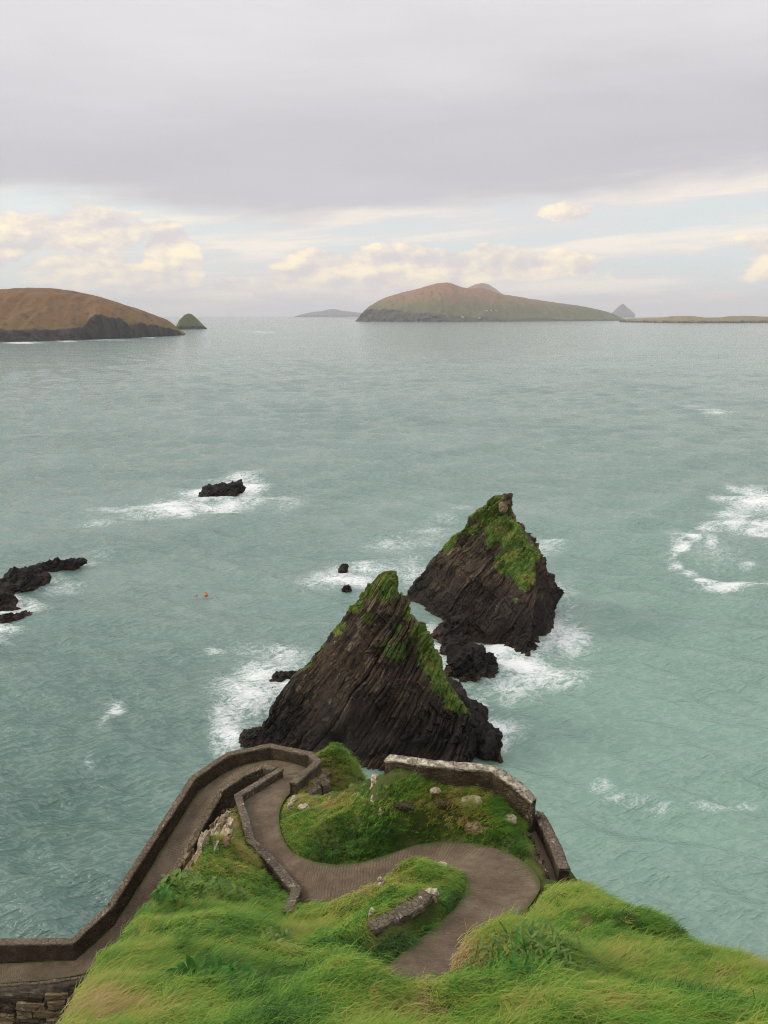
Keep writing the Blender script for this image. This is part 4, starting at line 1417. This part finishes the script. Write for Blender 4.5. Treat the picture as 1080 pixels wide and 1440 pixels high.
# parts that belong to the far stack: its horn and the slab at its foot
def stack_part(name, px, py, y, size, seed, parent, mt='stack_rock', rot=(0, 0, 0)):
    me = rough_rock(name, size, seed, 4, mt)
    o = bpy.data.objects.new(name, me)
    o.location = Py(px, py, y); o.rotation_euler = rot
    COL.objects.link(o); o.parent = parent; o.matrix_parent_inverse = parent_inv(parent)
    return o
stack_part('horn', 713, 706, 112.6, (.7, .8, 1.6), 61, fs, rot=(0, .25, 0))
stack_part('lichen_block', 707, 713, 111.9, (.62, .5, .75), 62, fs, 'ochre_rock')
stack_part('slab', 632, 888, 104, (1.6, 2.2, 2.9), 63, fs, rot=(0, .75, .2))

put_rock('rock', 'dark jagged rock awash between the two sea stacks', 662, 940, (3.3, 2.1, 2.6), 5, .6, .3, tilt=.25, sub=5)
put_rock('rock', 'low dark rock tucked against the foot of the outer stack', 645, 915, (2.2, 1.8, 2.4), 15, .4, .2, tilt=.5)
put_rock('rock', 'dark pointed knob at the foot of the grassy ridge of the broad stack', 686, 1052, (1.5, 1.7, 3.0), 6, .3, .4, tilt=-.15)
put_rock('rock', 'black reef with a hump at one end, ringed by white foam in open water', 310, 694, (6.0, 4.2, 2.3), 7, .3, .25, tilt=-.20, amp=.42, bed=.2, sub=5)
put_rock('rock', 'small black rock at the tip of the foam-ringed reef', 333, 686, (2.2, 1.8, 1.7), 27, 1.6, .1)
put_rock('rock', 'long black skerry tapering to a thin point in open water', 28, 820, (4.9, 2.7, 1.9), 8, .5, .45, tilt=-.12, amp=.45, bed=.22, sub=5)
put_rock('rock', 'narrow black spur reaching out from the long skerry', 78, 798, (5.2, 1.15, 1.0), 9, .6, .32, tilt=-.14, amp=.4, bed=.25, sub=5)
put_rock('rock', 'rounded dark rock in the surf below the long skerry', -4, 848, (2.6, 2.0, 2.0), 10, .5, .2)
put_rock('rock', 'low brown rock in the surf below the long skerry', 20, 869, (3.0, 1.0, .7), 11, .15, .5)
put_rock('rock', 'flat dark rock awash beside the rounded surf rock', 8, 858, (2.0, 1.0, .6), 12, .15, .3)
put_rock('rock', 'small brown rock in foam behind the broad stack, farther from it', 483, 800, (.85, .8, .95), 13, .3, 0, tilt=.3)
put_rock('rock', 'small dark rock in foam behind the broad stack, closer to it', 488, 830, (.75, .7, 1.0), 14, .3, .4, tilt=-.3)
put_rock('rock', 'brown ledge in the surf beside the long sloping edge of the broad stack', 398, 955, (2.0, 1.0, .9), 16, .3, .6)
put_rock('rock', 'tiny brown rock in surf beside the brown ledge of the broad stack', 384, 973, (.7, .6, .6), 17, .2, .3)
put_rock('rock', 'low rock at the pointed foot of the broad stack, facing the ramp', 356, 1037, (1.4, 1.1, .9), 18, .1, .3)

# ------------------------------------------------------------------ buoys
def build_buoy(px, py, r, label):
    c = P(px, py, 0.0)
    root = empty('buoy', tuple(c))
    import bmesh
    bm = bmesh.new()
    bmesh.ops.create_uvsphere(bm, u_segments=24, v_segments=14, radius=r)
    for v in bm.verts:
        if v.co.z < -r * .3: v.co.x *= .86; v.co.y *= .86
        v.co.z += r * .45
    me = bpy.data.meshes.new('float'); bm.to_mesh(me); bm.free()
    for p in me.polygons: p.use_smooth = True
    obj('float', me, MATS['buoy_orange']).location = c
    o = COL.objects['float'] if 'float' in COL.objects else None
    fl = [q for q in COL.objects if q.name.startswith('float') and q.parent is None][-1]
    fl.parent = root; fl.matrix_parent_inverse = parent_inv(root)
    bm = bmesh.new()
    bmesh.ops.create_cone(bm, cap_ends=True, segments=14, radius1=r * .30, radius2=r * .2, depth=r * .5)
    me = bpy.data.meshes.new('neck'); bm.to_mesh(me); bm.free()
    nk = obj('neck', me, MATS['buoy_dark'])
    nk.location = c + np.array([0, 0, r * 1.55])
    nk.parent = root; nk.matrix_parent_inverse = parent_inv(root)
    tag(root, label, 'buoy')

build_buoy(290, 838, .34, 'larger of two orange mooring buoys floating close together')
build_buoy(277, 838, .17, 'smaller of two orange mooring buoys floating close together')


# ------------------------------------------------------------------ islands
def build_island(name, mt, sky, base, depth, crest_at=.55, cliff=None, seed=0, nu=300, nv=70, rough=.05, back_drop=1.0, cliff_frac=.06):
    """sky: (px, py) skyline; base: (px, py) water line towards us; depth: metres front to back"""
    sky = np.array(sky, float); base = np.array(base, float)
    us = np.linspace(sky[0, 0], sky[-1, 0], nu)
    sy = np.interp(us, sky[:, 0], sky[:, 1]); by = np.interp(us, base[:, 0], base[:, 1])
    v = np.concatenate([np.linspace(0, cliff_frac, 14)[:-1], np.linspace(cliff_frac, 1, nv)])
    V = np.zeros((len(v), nu, 3)); rel = np.zeros((len(v), nu)); cl = np.zeros((len(v), nu))
    def soft(a, w):
        kw = max(3, int(nu * w)) | 1
        ker = np.hanning(kw + 2)[1:-1]; ker /= ker.sum()
        p = np.concatenate([2 * a[0] - a[1:kw // 2 + 1][::-1], a, 2 * a[-1] - a[-kw // 2:-1][::-1]])
        return np.convolve(p, ker, 'valid')[:len(a)]
    by = soft(by, .30)
    sy = soft(sy, .035)
    chs = np.array([cliff(p) if cliff else 1e9 for p in us], float)
    if cliff:
        kw = max(3, nu // 14) | 1
        ker = np.hanning(kw + 2)[1:-1]; ker /= ker.sum()
        chs = np.convolve(np.pad(chs, kw // 2, mode='edge'), ker, 'valid')
        chs = chs * (1 + .25 * fbm(us / 9.0, 0 * us, None, 3, seed + 3))
    tap = np.sin(np.pi * np.clip((np.arange(nu) + .5) / nu, 0, 1)) ** .5
    for i, px in enumerate(us):
        F = P(px, by[i], 0.0)
        dpt = depth * (0.25 + .75 * tap[i])
        yc = F[1] + dpt * crest_at
        Cc = Py(px, sy[i], yc)
        zc = max(Cc[2], 1.0)
        chh = min(chs[i] if cliff else .12 * zc, zc * .92)
        x0, x1 = F[0], Cc[0]
        for j, t in enumerate(v):
            y = F[1] + dpt * t
            x = x0 + (x1 - x0) * min(t / crest_at, 1.0)
            if t <= cliff_frac:
                z = -4 + (chh + 4) * (t / cliff_frac) ** .8
                cl[j, i] = 1
            elif t <= crest_at:
                k = (t - cliff_frac) / (crest_at - cliff_frac)
                z = chh + (zc - chh) * (math.sin(k * math.pi / 2) * .65 + .35 * k)
                cl[j, i] = max(0, 1 - k * 9)
            else:
                k = (t - crest_at) / (1 - crest_at)
                z = zc * (1 - k * k) - 4 * k
            V[j, i] = (x, y, z)
            rel[j, i] = max(z, 0)
    zm = rel.max()
    L = depth
    n = fbm(V[..., 0] / (L * .16), V[..., 1] / (L * .16), None, 5, seed)
    n2 = fbm(V[..., 0] / (L * .03), V[..., 1] / (L * .03), V[..., 2] / (L * .03), 4, seed + 7)
    mask = sstep(V[..., 2], 0, zm * .2) * (1 - np.exp(-((v - crest_at) / .12) ** 2)[:, None] * .85)
    V[..., 2] += rough * zm * (n * mask)
    gl = 1 - np.abs(fbm(V[..., 0] / (L * .07), V[..., 1] / (L * .30), None, 4, seed + 21)) * 3.0
    V[..., 2] -= zm * .055 * np.clip(gl, 0, 1) * mask * (1 - cl)
    V[..., 1] += cl * depth * .03 * n2 * 1.5
    V[..., 0] += cl * depth * .01 * n2
    V[..., 2] += zm * .02 * n2 * (cl > .3)
    me = np_mesh(name, V, grid_quads(len(v), nu), attrs={'rel': rel / zm, 'cliff': cl})
    return tag(obj(name, me, MATS[mt]), kind='structure')

build_island('headland_far', 'heath_headland',
             [(-420, 425), (-250, 412), (-100, 407), (0, 406), (30, 404.5), (62, 404), (100, 408), (140, 417), (180, 430), (210, 440), (228, 446), (240, 452), (250, 461), (258, 471)],
             [(-420, 487), (0, 481.5), (60, 480), (120, 478), (180, 476), (225, 473.5), (258, 471.5)], 420, .55, lambda px: np.interp(px, [-400, 60, 120, 135, 160, 175, 215, 258], [17, 16, 20, 46, 50, 26, 24, 8]), 5, rough=.06)
build_island('islet_cone', 'green_islet', [(246, 462), (252, 450), (259, 443), (265, 440.5), (270, 442), (278, 449), (286, 457), (291, 462)], [(246, 463.5), (291, 462.5)], 90, .5, lambda px: 9, 6, nu=90, nv=40, rough=.04)
build_island('island_great', 'blasket_hill',
             [(500, 451), (508, 441), (518, 432), (530, 424), (545, 417), (565, 411), (590, 405), (612, 398.5), (630, 396.5), (645, 402), (658, 405), (675, 404), (690, 408), (705, 413.5), (740, 419), (780, 425), (820, 431), (845, 436), (862, 441), (872, 446), (884, 450)],
             [(500, 452), (600, 453.2), (700, 452.6), (884, 450.8)], 1100, .6, lambda px: np.interp(px, [500, 530, 600, 640, 700, 884], [90, 85, 45, 14, 12, 6]), 11, rough=.10, nv=90)
build_island('island_great_summit', 'blasket_hill', [(640, 440), (655, 406), (668, 400), (678, 397.5), (688, 400), (698, 406.5), (706, 413), (730, 425), (760, 440)], [(640, 445.8), (760, 445.8)], 1400, .5, None, 12, nu=120, nv=50)
build_island('islet_low', 'low_islet', [(872, 451), (885, 447.5), (900, 447.5), (915, 446.5), (930, 446.5), (945, 444.5), (965, 444), (978, 444.5), (990, 446.5), (1012, 446.5), (1024, 444.5), (1050, 444), (1075, 445), (1100, 445.5), (1150, 446), (1200, 452)], [(872, 453), (960, 454.6), (1080, 454.0), (1200, 453)], 260, .5, lambda px: 9 + 4 * math.sin(px * .23) + 3 * math.sin(px * .61), 13, nu=300, nv=30, rough=.12)
build_island('islet_pyramid', 'far_rock', [(860, 441), (866, 435), (871, 430), (876, 426.5), (880, 430), (886, 435), (893, 441.5)], [(860, 446.2), (893, 446.2)], 500, .5, lambda px: 50, 14, nu=60, nv=30)
build_island('island_distant', 'far_rock', [(412, 446), (425, 441.5), (440, 438.5), (452, 437.5), (462, 435), (470, 434.5), (482, 437), (500, 439), (520, 441), (545, 445)], [(412, 446), (545, 446)], 900, .5, lambda px: 40, 15, nu=100, nv=30)

# white cottages on the great island
def build_house(px, py, y, w, label, group=None):
    c = Py(px, py, y)
    root = empty('cottage', tuple(c))
    d, h, rf = w * .5, w * .34, w * .24
    x0, x1, y0, y1 = -w / 2, w / 2, -d / 2, d / 2
    V = [(x0, y0, -6), (x1, y0, -6), (x1, y1, -6), (x0, y1, -6), (x0, y0, h), (x1, y0, h), (x1, y1, h), (x0, y1, h), (x0, 0, h + rf), (x1, 0, h + rf)]
    me = bpy.data.meshes.new('wall')
    me.from_pydata(V, [], [(0, 1, 5, 4), (1, 2, 6, 9, 5), (2, 3, 7, 6), (3, 0, 4, 8, 7)])
    o = obj('wall', me, MATS['house_white']); o.location = c; o.parent = root; o.matrix_parent_inverse = parent_inv(root)
    e = w * .05
    V = [(x0 - e, y0 - e, h - .3), (x1 + e, y0 - e, h - .3), (x1 + e, 0, h + rf + .4), (x0 - e, 0, h + rf + .4), (x1 + e, y1 + e, h - .3), (x0 - e, y1 + e, h - .3)]
    me = bpy.data.meshes.new('roof')
    me.from_pydata(V, [], [(0, 1, 2, 3), (3, 2, 4, 5)])
    o = obj('roof', me, MATS['house_slate']); o.location = c; o.parent = root; o.matrix_parent_inverse = parent_inv(root)
    tag(root, label, 'house', group)

# ------------------------------------------------------------------ pale rocks in the turf
def turf_rock(label, px, py, z, size, seed, mt='pale_rock', rz=0.0, tilt=0.0, amp=.3):
    me = rough_rock('rock', size, seed, 4, mt, amp, .16)
    o = bpy.data.objects.new('rock', me)
    o.location = P(px, py, z); o.rotation_euler = (tilt, 0, rz)
    COL.objects.link(o)
    return tag(o, label, 'rock')

turf_rock('large white rock face in the bank below the rubble wall', 664, 1136, 26.40, (.55, .25, .50), 201)
turf_rock('tan rock face low in the bank above the path loop', 672, 1164, 25.95, (.52, .25, .30), 202, 'ochre_rock')
#turf_rock('tall white rock on the brow near the end of the rubble wall', 531, 1120, 26.05, (.32, .25, .55), 203)
#turf_rock('small white rock below the tall one on the brow', 536, 1138, 25.95, (.20, .18, .28), 204)
#turf_rock('upper white rock on the brow beside the end of the rubble wall', 529, 1100, 26.3, (.25, .2, .42), 205)
turf_rock('white rock where the path narrows towards the hairpin wall', 409, 1136, 22.25, (.16, .16, .42), 206, tilt=.4)
turf_rock('white rock in the grass just above the hairpin wall end', 413, 1126, 22.1, (.15, .2, .30), 207)
turf_rock('flat white rock in the sward beside the hairpin wall end', 427, 1135, 22.9, (.25, .2, .14), 208)
turf_rock('white stone on top of the small mound inside the loop', 622, 1217, 26.62, (.17, .14, .12), 209)
turf_rock('small white stone beside another on top of the small mound', 604, 1216, 26.7, (.09, .08, .07), 210)
turf_rock('white stone at the end of the curved mound wall', 607, 1257, 28.3, (.22, .18, .16), 211)
turf_rock('tan stone beneath the white one at the end of the curved wall', 603, 1267, 28.0, (.24, .2, .16), 212, 'ochre_rock')
turf_rock('pale stone low at the end of the curved mound wall', 602, 1275, 27.75, (.2, .2, .14), 213)
turf_rock('pale slab in the grass at the back of the small mound', 535, 1247, 26.65, (.12, .15, .42), 214, tilt=.2)
turf_rock('white stone at the low end of the curved mound wall', 523, 1293, 28.5, (.12, .12, .34), 215)
turf_rock('grey stone at the grassy edge of the path beside the dry clump', 702, 1313, 28.75, (.28, .24, .22), 216, 'rubble_wall')
turf_rock('small pale rock in the turf close under the lichened rubble wall', 612, 1112, 26.95, (.22, .16, .12), 217)
turf_rock('rough rock at the foot of the rubble wall bend', 715, 1153, 26.35, (.3, .25, .2), 218)
turf_rock('brown rock ledge under the turf lip of the bank', 628, 1130, 26.5, (.55, .22, .14), 219, 'dark_stone')
turf_rock('brown rock ledge under the turf beside the tall white rock', 572, 1133, 26.35, (.5, .22, .16), 220, 'dark_stone')

def build_outcrop():
    """grey ribs of bare rock on the cliff between the ramp and the upper path"""
    root = empty('rock_outcrop', tuple(P(280, 1215, 21.5)))
    rs = np.random.default_rng(5)
    ms = [rough_rock('rib', (1, 1, 1), 300 + i, 3, 'pale_rock' if i % 3 else 'block_stone', .35, .6) for i in range(6)]
    pts = [(262, 1222, 24.2), (268, 1214, 24.2), (275, 1206, 24.1), (282, 1198, 23.9), (288, 1190, 23.7), (294, 1180, 23.5), (299, 1170, 23.2), (304, 1162, 23.0), (290, 1205, 24.3), (297, 1195, 24.1), (303, 1185, 23.9), (308, 1176, 23.6), (272, 1218, 23.6), (280, 1212, 23.4), (286, 1204, 23.2), (257, 1226, 23.6), (278, 1190, 22.9), (286, 1180, 22.7), (293, 1168, 22.4)]
    for i, (px, py, z) in enumerate(pts):
        o = bpy.data.objects.new('rib', ms[i % 6])
        o.location = P(px + 9, py, z)
        o.scale = (rs.uniform(.16, .26), rs.uniform(.25, .4), rs.uniform(.5, .9))
        o.rotation_euler = (rs.normal(.1, .15), rs.normal(.35, .15), rs.uniform(-.4, .4))
        COL.objects.link(o); o.parent = root; o.matrix_parent_inverse = parent_inv(root)
    tag(root, 'pale ribbed rock outcrop on the cliff edge above the ramp', 'rock')

build_outcrop()

def build_brow_rock():
    root = empty('rock_outcrop', tuple(P(532, 1120, 25.8)))
    rs = np.random.default_rng(15)
    ms = [rough_rock('rib', (1, 1, 1), 330 + i, 3, 'pale_rock', .4, .6) for i in range(4)]
    for i, (px, py, z, sx, sz) in enumerate([(527, 1098, 26.25, .13, .22), (531, 1104, 26.2, .10, .2), (525, 1110, 26.0, .12, .26), (530, 1117, 25.95, .16, .30), (527, 1126, 25.85, .15, .22), (534, 1131, 25.85, .14, .26), (537, 1140, 25.8, .11, .16), (549, 1128, 26.1, .07, .1), (520, 1118, 25.7, .08, .16)]):
        o = bpy.data.objects.new('rib', ms[i % 4])
        o.location = P(px, py, z)
        o.scale = (sx, sx * 1.6, sz)
        o.rotation_euler = (rs.normal(.3, .2), rs.normal(.3, .2), rs.uniform(-.6, .6))
        COL.objects.link(o); o.parent = root; o.matrix_parent_inverse = parent_inv(root)
    tag(root, 'streak of white rock on the brow near the end of the lichened rubble wall', 'rock')

build_brow_rock()


# ------------------------------------------------------------------ plants
def leaf_mesh(name, length, width, curl, mt, seed):
    rs = np.random.default_rng(seed)
    n = 7
    t = np.linspace(0, 1, n)
    w = width * np.sin(np.pi * np.clip(t * .93 + .05, 0, 1)) ** .8
    x = length * t * np.cos(curl * t * .8)
    z = length * (0.55 * t - curl * .55 * t * t)
    V = []
    for i in range(n):
        V += [(x[i], -w[i] / 2, z[i] + .12 * w[i]), (x[i], 0, z[i]), (x[i], w[i] / 2, z[i] + .12 * w[i])]
    Q = []
    for i in range(n - 1):
        a = i * 3
        Q += [(a, a + 1, a + 4, a + 3), (a + 1, a + 2, a + 5, a + 4)]
    me = np_mesh(name, V, Q)
    me.materials.append(MATS[mt])
    return me

def build_plant(name, label, px, py, z, nleaf, length, width, mt, spread, seed, cat='plant', group=None, lift=.14):
    c = P(px, py, z)
    c[2] = float(ground_z(c[0], c[1]))
    root = empty(name, tuple(c))
    rs = np.random.default_rng(seed)
    ms = [leaf_mesh('leaf', length, width, rs.uniform(.3, 1.1), mt, seed + i) for i in range(5)]
    for i in range(nleaf):
        o = bpy.data.objects.new('leaf', ms[i % 5])
        r = spread * math.sqrt(rs.random()); a = rs.uniform(0, 6.28)
        lx, ly = c[0] + r * math.cos(a) * 1.3, c[1] + r * math.sin(a)
        o.location = (lx, ly, float(ground_z(lx, ly)) + lift)
        s = rs.uniform(.6, 1.2)
        o.scale = (s, s, s)
        o.rotation_euler = (rs.normal(0, .25), rs.normal(-.35, .3), rs.uniform(0, 6.28))
        COL.objects.link(o); o.parent = root; o.matrix_parent_inverse = parent_inv(root)
    tag(root, label, cat, group)

build_plant('dock_plant', 'patch of broad dark green dock leaves low on the grassy slope', 305, 1388, 32.1, 80, .50, .15, 'dock_leaf', .5, 1, lift=.2)
build_plant('dock_plant', 'dock clump with broad leaves higher on the slope beside the kinked wall end', 395, 1330, 28.5, 50, .36, .11, 'pale_leaf', .5, 2)
build_plant('leafy_scrub', 'low leafy scrub on the cliff edge above the ramp', 274, 1248, 25.9, 190, .28, .17, 'pale_leaf', 1.15, 3)
build_plant('leafy_scrub', 'dark leafy scrub clinging to the cliff edge below the rock ribs', 242, 1270, 26.6, 70, .24, .15, 'dock_leaf', .6, 4)
build_plant('leafy_scrub', 'strap-leaved clump on the dark hummock in the foreground grass', 735, 1372, 32.4, 260, .36, .055, 'pale_leaf', .95, 5, lift=.2)
build_plant('leafy_scrub', 'strap-leaved clump hanging below the dark hummock', 700, 1395, 33.0, 160, .36, .055, 'dock_leaf', .8, 6, lift=.2)


# ------------------------------------------------------------------ grass
def tuft_mesh(name, nb, length, lean, seed, spread=.10, width=.011):
    rs = np.random.default_rng(seed)
    V, Q, T, B = [], [], [], []
    for b in range(nb):
        a = rs.normal(0, .55)                 # blades comb to +x
        L = length * rs.uniform(.55, 1.15)
        ox, oy = rs.normal(0, spread), rs.normal(0, spread)
        le = lean * rs.uniform(.6, 1.4)
        n = 4
        w0 = width * rs.uniform(.7, 1.4)
        i0 = len(V)
        for i in range(n):
            t = i / (n - 1)
            ang = le * t
            x = L * (t * math.sin(ang * .9 + .15)); z = L * t * math.cos(ang * .9 + .15)
            w = w0 * (1 - t * .92)
            cx, cy = math.cos(a), math.sin(a)
            px, py = ox + x * cx, oy + x * cy
            V.append((px - cy * w, py + cx * w, z - .04)); V.append((px + cy * w, py - cx * w, z - .04))
            B += [t, t]
        for i in range(n - 1):
            k = i0 + 2 * i
            Q.append((k, k + 1, k + 3, k + 2))
    me = np_mesh(name, V, Q, attrs={'blade': B})
    me.materials.append(MATS['grass_blades'])
    return me

def scatter(name, pts, rot, scl, tint, protos):
    """one object of grass: tufts instanced on points by geometry nodes"""
    me = bpy.data.meshes.new(name)
    me.vertices.add(len(pts))
    me.vertices.foreach_set('co', np.asarray(pts, np.float32).ravel())
    for nm, typ, val in (('rot', 'FLOAT_VECTOR', rot), ('scl', 'FLOAT_VECTOR', scl), ('tint', 'FLOAT', tint), ('pick', 'INT', None)):
        a = me.attributes.new(nm, typ, 'POINT')
        if nm == 'pick':
            a.data.foreach_set('value', RNG.integers(0, len(protos), len(pts)).astype(np.int32))
        else:
            a.data.foreach_set('vector' if 'VECTOR' in typ else 'value', np.asarray(val, np.float32).ravel())
    me.materials.append(MATS['grass_blades'])
    o = bpy.data.objects.new(name, me)
    COL.objects.link(o)
    c = bpy.data.collections.new(name + '_tufts')      # never linked to the scene: only a store of shapes
    for i, p in enumerate(protos):
        q = bpy.data.objects.new('tuft', p)
        c.objects.link(q)
    t = bpy.data.node_groups.new(name, 'GeometryNodeTree')
    t.interface.new_socket('Geometry', in_out='INPUT', socket_type='NodeSocketGeometry')
    t.interface.new_socket('Geometry', in_out='OUTPUT', socket_type='NodeSocketGeometry')
    N, L = t.nodes, t.links
    gi, go = N.new('NodeGroupInput'), N.new('NodeGroupOutput')
    ci = N.new('GeometryNodeCollectionInfo')
    ci.inputs['Collection'].default_value = c
    ci.inputs['Separate Children'].default_value = True
    ci.inputs['Reset Children'].default_value = True
    ip = N.new('GeometryNodeInstanceOnPoints')
    ip.inputs['Pick Instance'].default_value = True
    def named(nm, typ):
        q = N.new('GeometryNodeInputNamedAttribute')
        q.data_type = typ
        q.inputs['Name'].default_value = nm
        return q.outputs['Attribute']
    m2p = N.new('GeometryNodeMeshToPoints')
    L.new(gi.outputs[0], m2p.inputs['Mesh'])
    L.new(m2p.outputs[0], ip.inputs['Points'])
    L.new(ci.outputs[0], ip.inputs['Instance'])
    L.new(named('pick', 'INT'), ip.inputs['Instance Index'])
    er = N.new('FunctionNodeEulerToRotation')
    L.new(named('rot', 'FLOAT_VECTOR'), er.inputs[0])
    L.new(er.outputs[0], ip.inputs['Rotation'])
    L.new(named('scl', 'FLOAT_VECTOR'), ip.inputs['Scale'])
    L.new(ip.outputs[0], go.inputs[0])
    md = o.modifiers.new('tufts', 'NODES')
    md.node_group = t
    return o

def photo_mask(pts, blobs):
    px, py = project(pts)
    F = np.zeros(len(pts))
    for (bx, by, rx, ry, k) in blobs:
        F = F + k * np.exp(-(((px - bx) / rx) ** 2 + ((py - by) / ry) ** 2))
    return F

def build_grass():
    protos = [tuft_mesh('tuft', 24, .36, .95, i, .075, .0065) for i in range(5)] + [tuft_mesh('tuft', 20, .44, 1.3, 20 + i, .085, .006) for i in range(4)]
    short = [tuft_mesh('tuft', 16, .22, .8, 40 + i, .08, .012) for i in range(5)]
    # straw, dark and bright patches as they lie on this slope
    tint_blobs = [(645, 1345, 70, 18, .62), (600, 1350, 50, 14, .35), (420, 1360, 50, 10, .2), (900, 1420, 50, 14, .2), (700, 1320, 30, 14, .2), (420, 1305, 40, 18, .15), (350, 1170, 60, 60, .30), (310, 1250, 40, 50, .18), (160, 1425, 90, 22, .34), (110, 1400, 40, 50, .12), (270, 1330, 90, 10, .10), (600, 1415, 30, 20, .30),
                  (1000, 1380, 120, 50, .12), (850, 1350, 60, 30, .16), (900, 1330, 60, 20, .12), (465, 1085, 26, 24, .16), (460, 1120, 60, 14, .14), (640, 1115, 80, 10, .14), (520, 1235, 30, 20, .2), (625, 1240, 25, 14, .30), (470, 1310, 40, 14, .16), (750, 1170, 30, 40, .1), (200, 1320, 40, 60, .2),
                  (735, 1368, 62, 36, -.42), (560, 1130, 90, 24, .24), (640, 1150, 90, 24, .18), (450, 1130, 50, 20, .15), (465, 1080, 30, 20, .25), (540, 1385, 60, 16, -.32), (440, 1380, 90, 30, -.10), (560, 1180, 120, 24, -.18), (450, 1180, 60, 40, -.20), (640, 1270, 36, 30, -.22), (560, 1320, 50, 20, -.26), (480, 1330, 50, 20, -.30), (330, 1290, 60, 40, -.14), (280, 1370, 60, 30, -.12), (420, 1425, 60, 18, -.28), (780, 1350, 20, 26, -.2), (670, 1185, 60, 16, -.2), (960, 1400, 26, 16, -.2), (820, 1270, 60, 22, -.06), (1000, 1430, 60, 16, -.1), (640, 1435, 90, 12, -.2)]

    def cloud(n, x0, x1, y0, y1):
        x = RNG.uniform(x0, x1, n); y = RNG.uniform(y0, y1, n)
        sd = grid_at(HSD, x, y); du = grid_at(HDU, x, y); dd = grid_at(HDD, x, y); hm = grid_at(HHM, x, y)
        brow = np.where((y > 23) & (x > -2.5), -0.80, 0.30)
        ok = ((sd < brow + RNG.normal(0, .15, n)) | (hm > .45)) & (du > 0.04 + np.abs(RNG.normal(0, .06, n))) & (dd > .5)
        z = ground_z(x, y)
        pts = np.stack([x, y, z], 1)
        px, py = project(pts)
        ok &= (px > -260) & (px < 1340) & (py < 1620) & (py > 1030)
        # not on the walled passage and not through the far wall
        ok &= ~((px > 738) & (px < 800) & (py > 1150) & (py < 1250) & (np.abs((px - 742) - (py - 1172) * .42) < 34) & (y > 21.5))
        wl = resample(np.array([P(*q) for q in [(524, 1304, 28.85), (545, 1294, 28.8), (572, 1280, 28.7), (592, 1266, 28.5), (601, 1256, 28.35)]]), 24)[:, :2]
        wd = np.full(n, 9.0)
        for q in wl:
            wd = np.minimum(wd, np.hypot(x - q[0], (y - q[1]) * .7))
        ok &= wd > .34
        # a patch of bare earth
        bare = np.exp(-(((px - 612) / 40) ** 2 + ((py - 1420) / 22) ** 2))
        ok &= RNG.random(n) > bare * 1.1
        return pts[ok]

    def finish(name, pts, protos, base, lab):
        x, y = pts[:, 0], pts[:, 1]
        big = fbm(x / 2.6, y / 2.6, None, 4, 61)
        mid = fbm(x / .7, y / .7, None, 3, 62)
        tint = base + .40 * big + .22 * mid + photo_mask(pts, tint_blobs) * .9 + RNG.normal(0, .11, len(pts))
        wind = -0.35 + 1.3 * fbm(x / 3.5, y / 3.5, None, 3, 63) + RNG.normal(0, .35, len(pts))
        # the sward is combed along the slope and to the lee
        rot = np.stack([RNG.normal(0, .12, len(pts)), RNG.normal(.1, .12, len(pts)), wind], 1)
        L = (1 + .5 * fbm(x / 1.3, y / 1.3, None, 3, 64)) * RNG.uniform(.7, 1.25, len(pts))
        # shorter turf next to the path
        du = grid_at(HDU, x, y)
        L = L * (.62 + .38 * sstep(du, 0.05, .5)) * (1 + np.clip(photo_mask(pts, [(575, 1315, 60, 26, .9), (480, 1320, 60, 22, .7), (650, 1265, 20, 30, .5), (560, 1345, 160, 14, .3)]), 0, 1))
        scl = np.stack([L * 1.05, L * 1.05, L], 1)
        o = scatter(name, pts, rot, scl, np.clip(tint, 0.02, .98), protos)
        tag(o, lab, 'grass', kind='stuff')
    near = cloud(85000, -14, 24, 4, 15.5)
    finish('grass', near, protos, .37, 'long wind-combed grass of the near slope')
    far = cloud(110000, -12, 24, 14.5, 44)
    finish('grass', far, short + protos[:3], .40, 'shorter grass on the mounds round the path')

build_grass()

# ------------------------------------------------------------------ cottages stand on the built hill
bpy.context.view_layer.update()
_dg = bpy.context.evaluated_depsgraph_get()
def on_hill(px, py):
    d = Vector(ray(px, py)); d.normalize()
    for nm in ('island_great',):
        o = bpy.data.objects[nm]
        hit, loc, nn, _ = o.ray_cast(Vector((0, 0, EYE)), d)
        if hit:
            return loc
    return None
for (px, py, w, lab, grp) in [(684, 437, 16, 'white cottage in the short row of cottages on the green island', 'cottages in the island row'), (690, 436.6, 14, 'white cottage in the short row of cottages on the green island', 'cottages in the island row'), (697, 437, 13, 'white cottage in the short row of cottages on the green island', 'cottages in the island row'),
                              (650, 446, 15, 'lone white cottage low on the green island, away from the row', None), (674, 447.5, 15, 'white cottage by the shore below the island row', None), (625, 441, 10, 'tiny pale cottage highest on the bare side of the island', None)]:
    l = on_hill(px, py)
    if l is not None:
        build_house(px, py, l.y, w, lab, grp)

# ------------------------------------------------------------------ haze
def build_haze():
    import bmesh
    bm = bmesh.new()
    bmesh.ops.create_cube(bm, size=1.0)
    me = bpy.data.meshes.new('haze')
    bm.to_mesh(me); bm.free()
    m, g, out = mat('haze_air')
    v = g.node('ShaderNodeVolumePrincipled')
    v.inputs['Color'].default_value = (0.90, 0.93, 0.97, 1)
    v.inputs['Density'].default_value = 0.000062
    v.inputs['Anisotropy'].default_value = 0.0
    g.l.new(v.outputs[0], out.inputs['Volume'])
    o = obj('haze', me, m)
    o.scale = (52000, 52000, 440)
    o.location = (0, 0, 215)
    tag(o, kind='stuff')

build_haze()
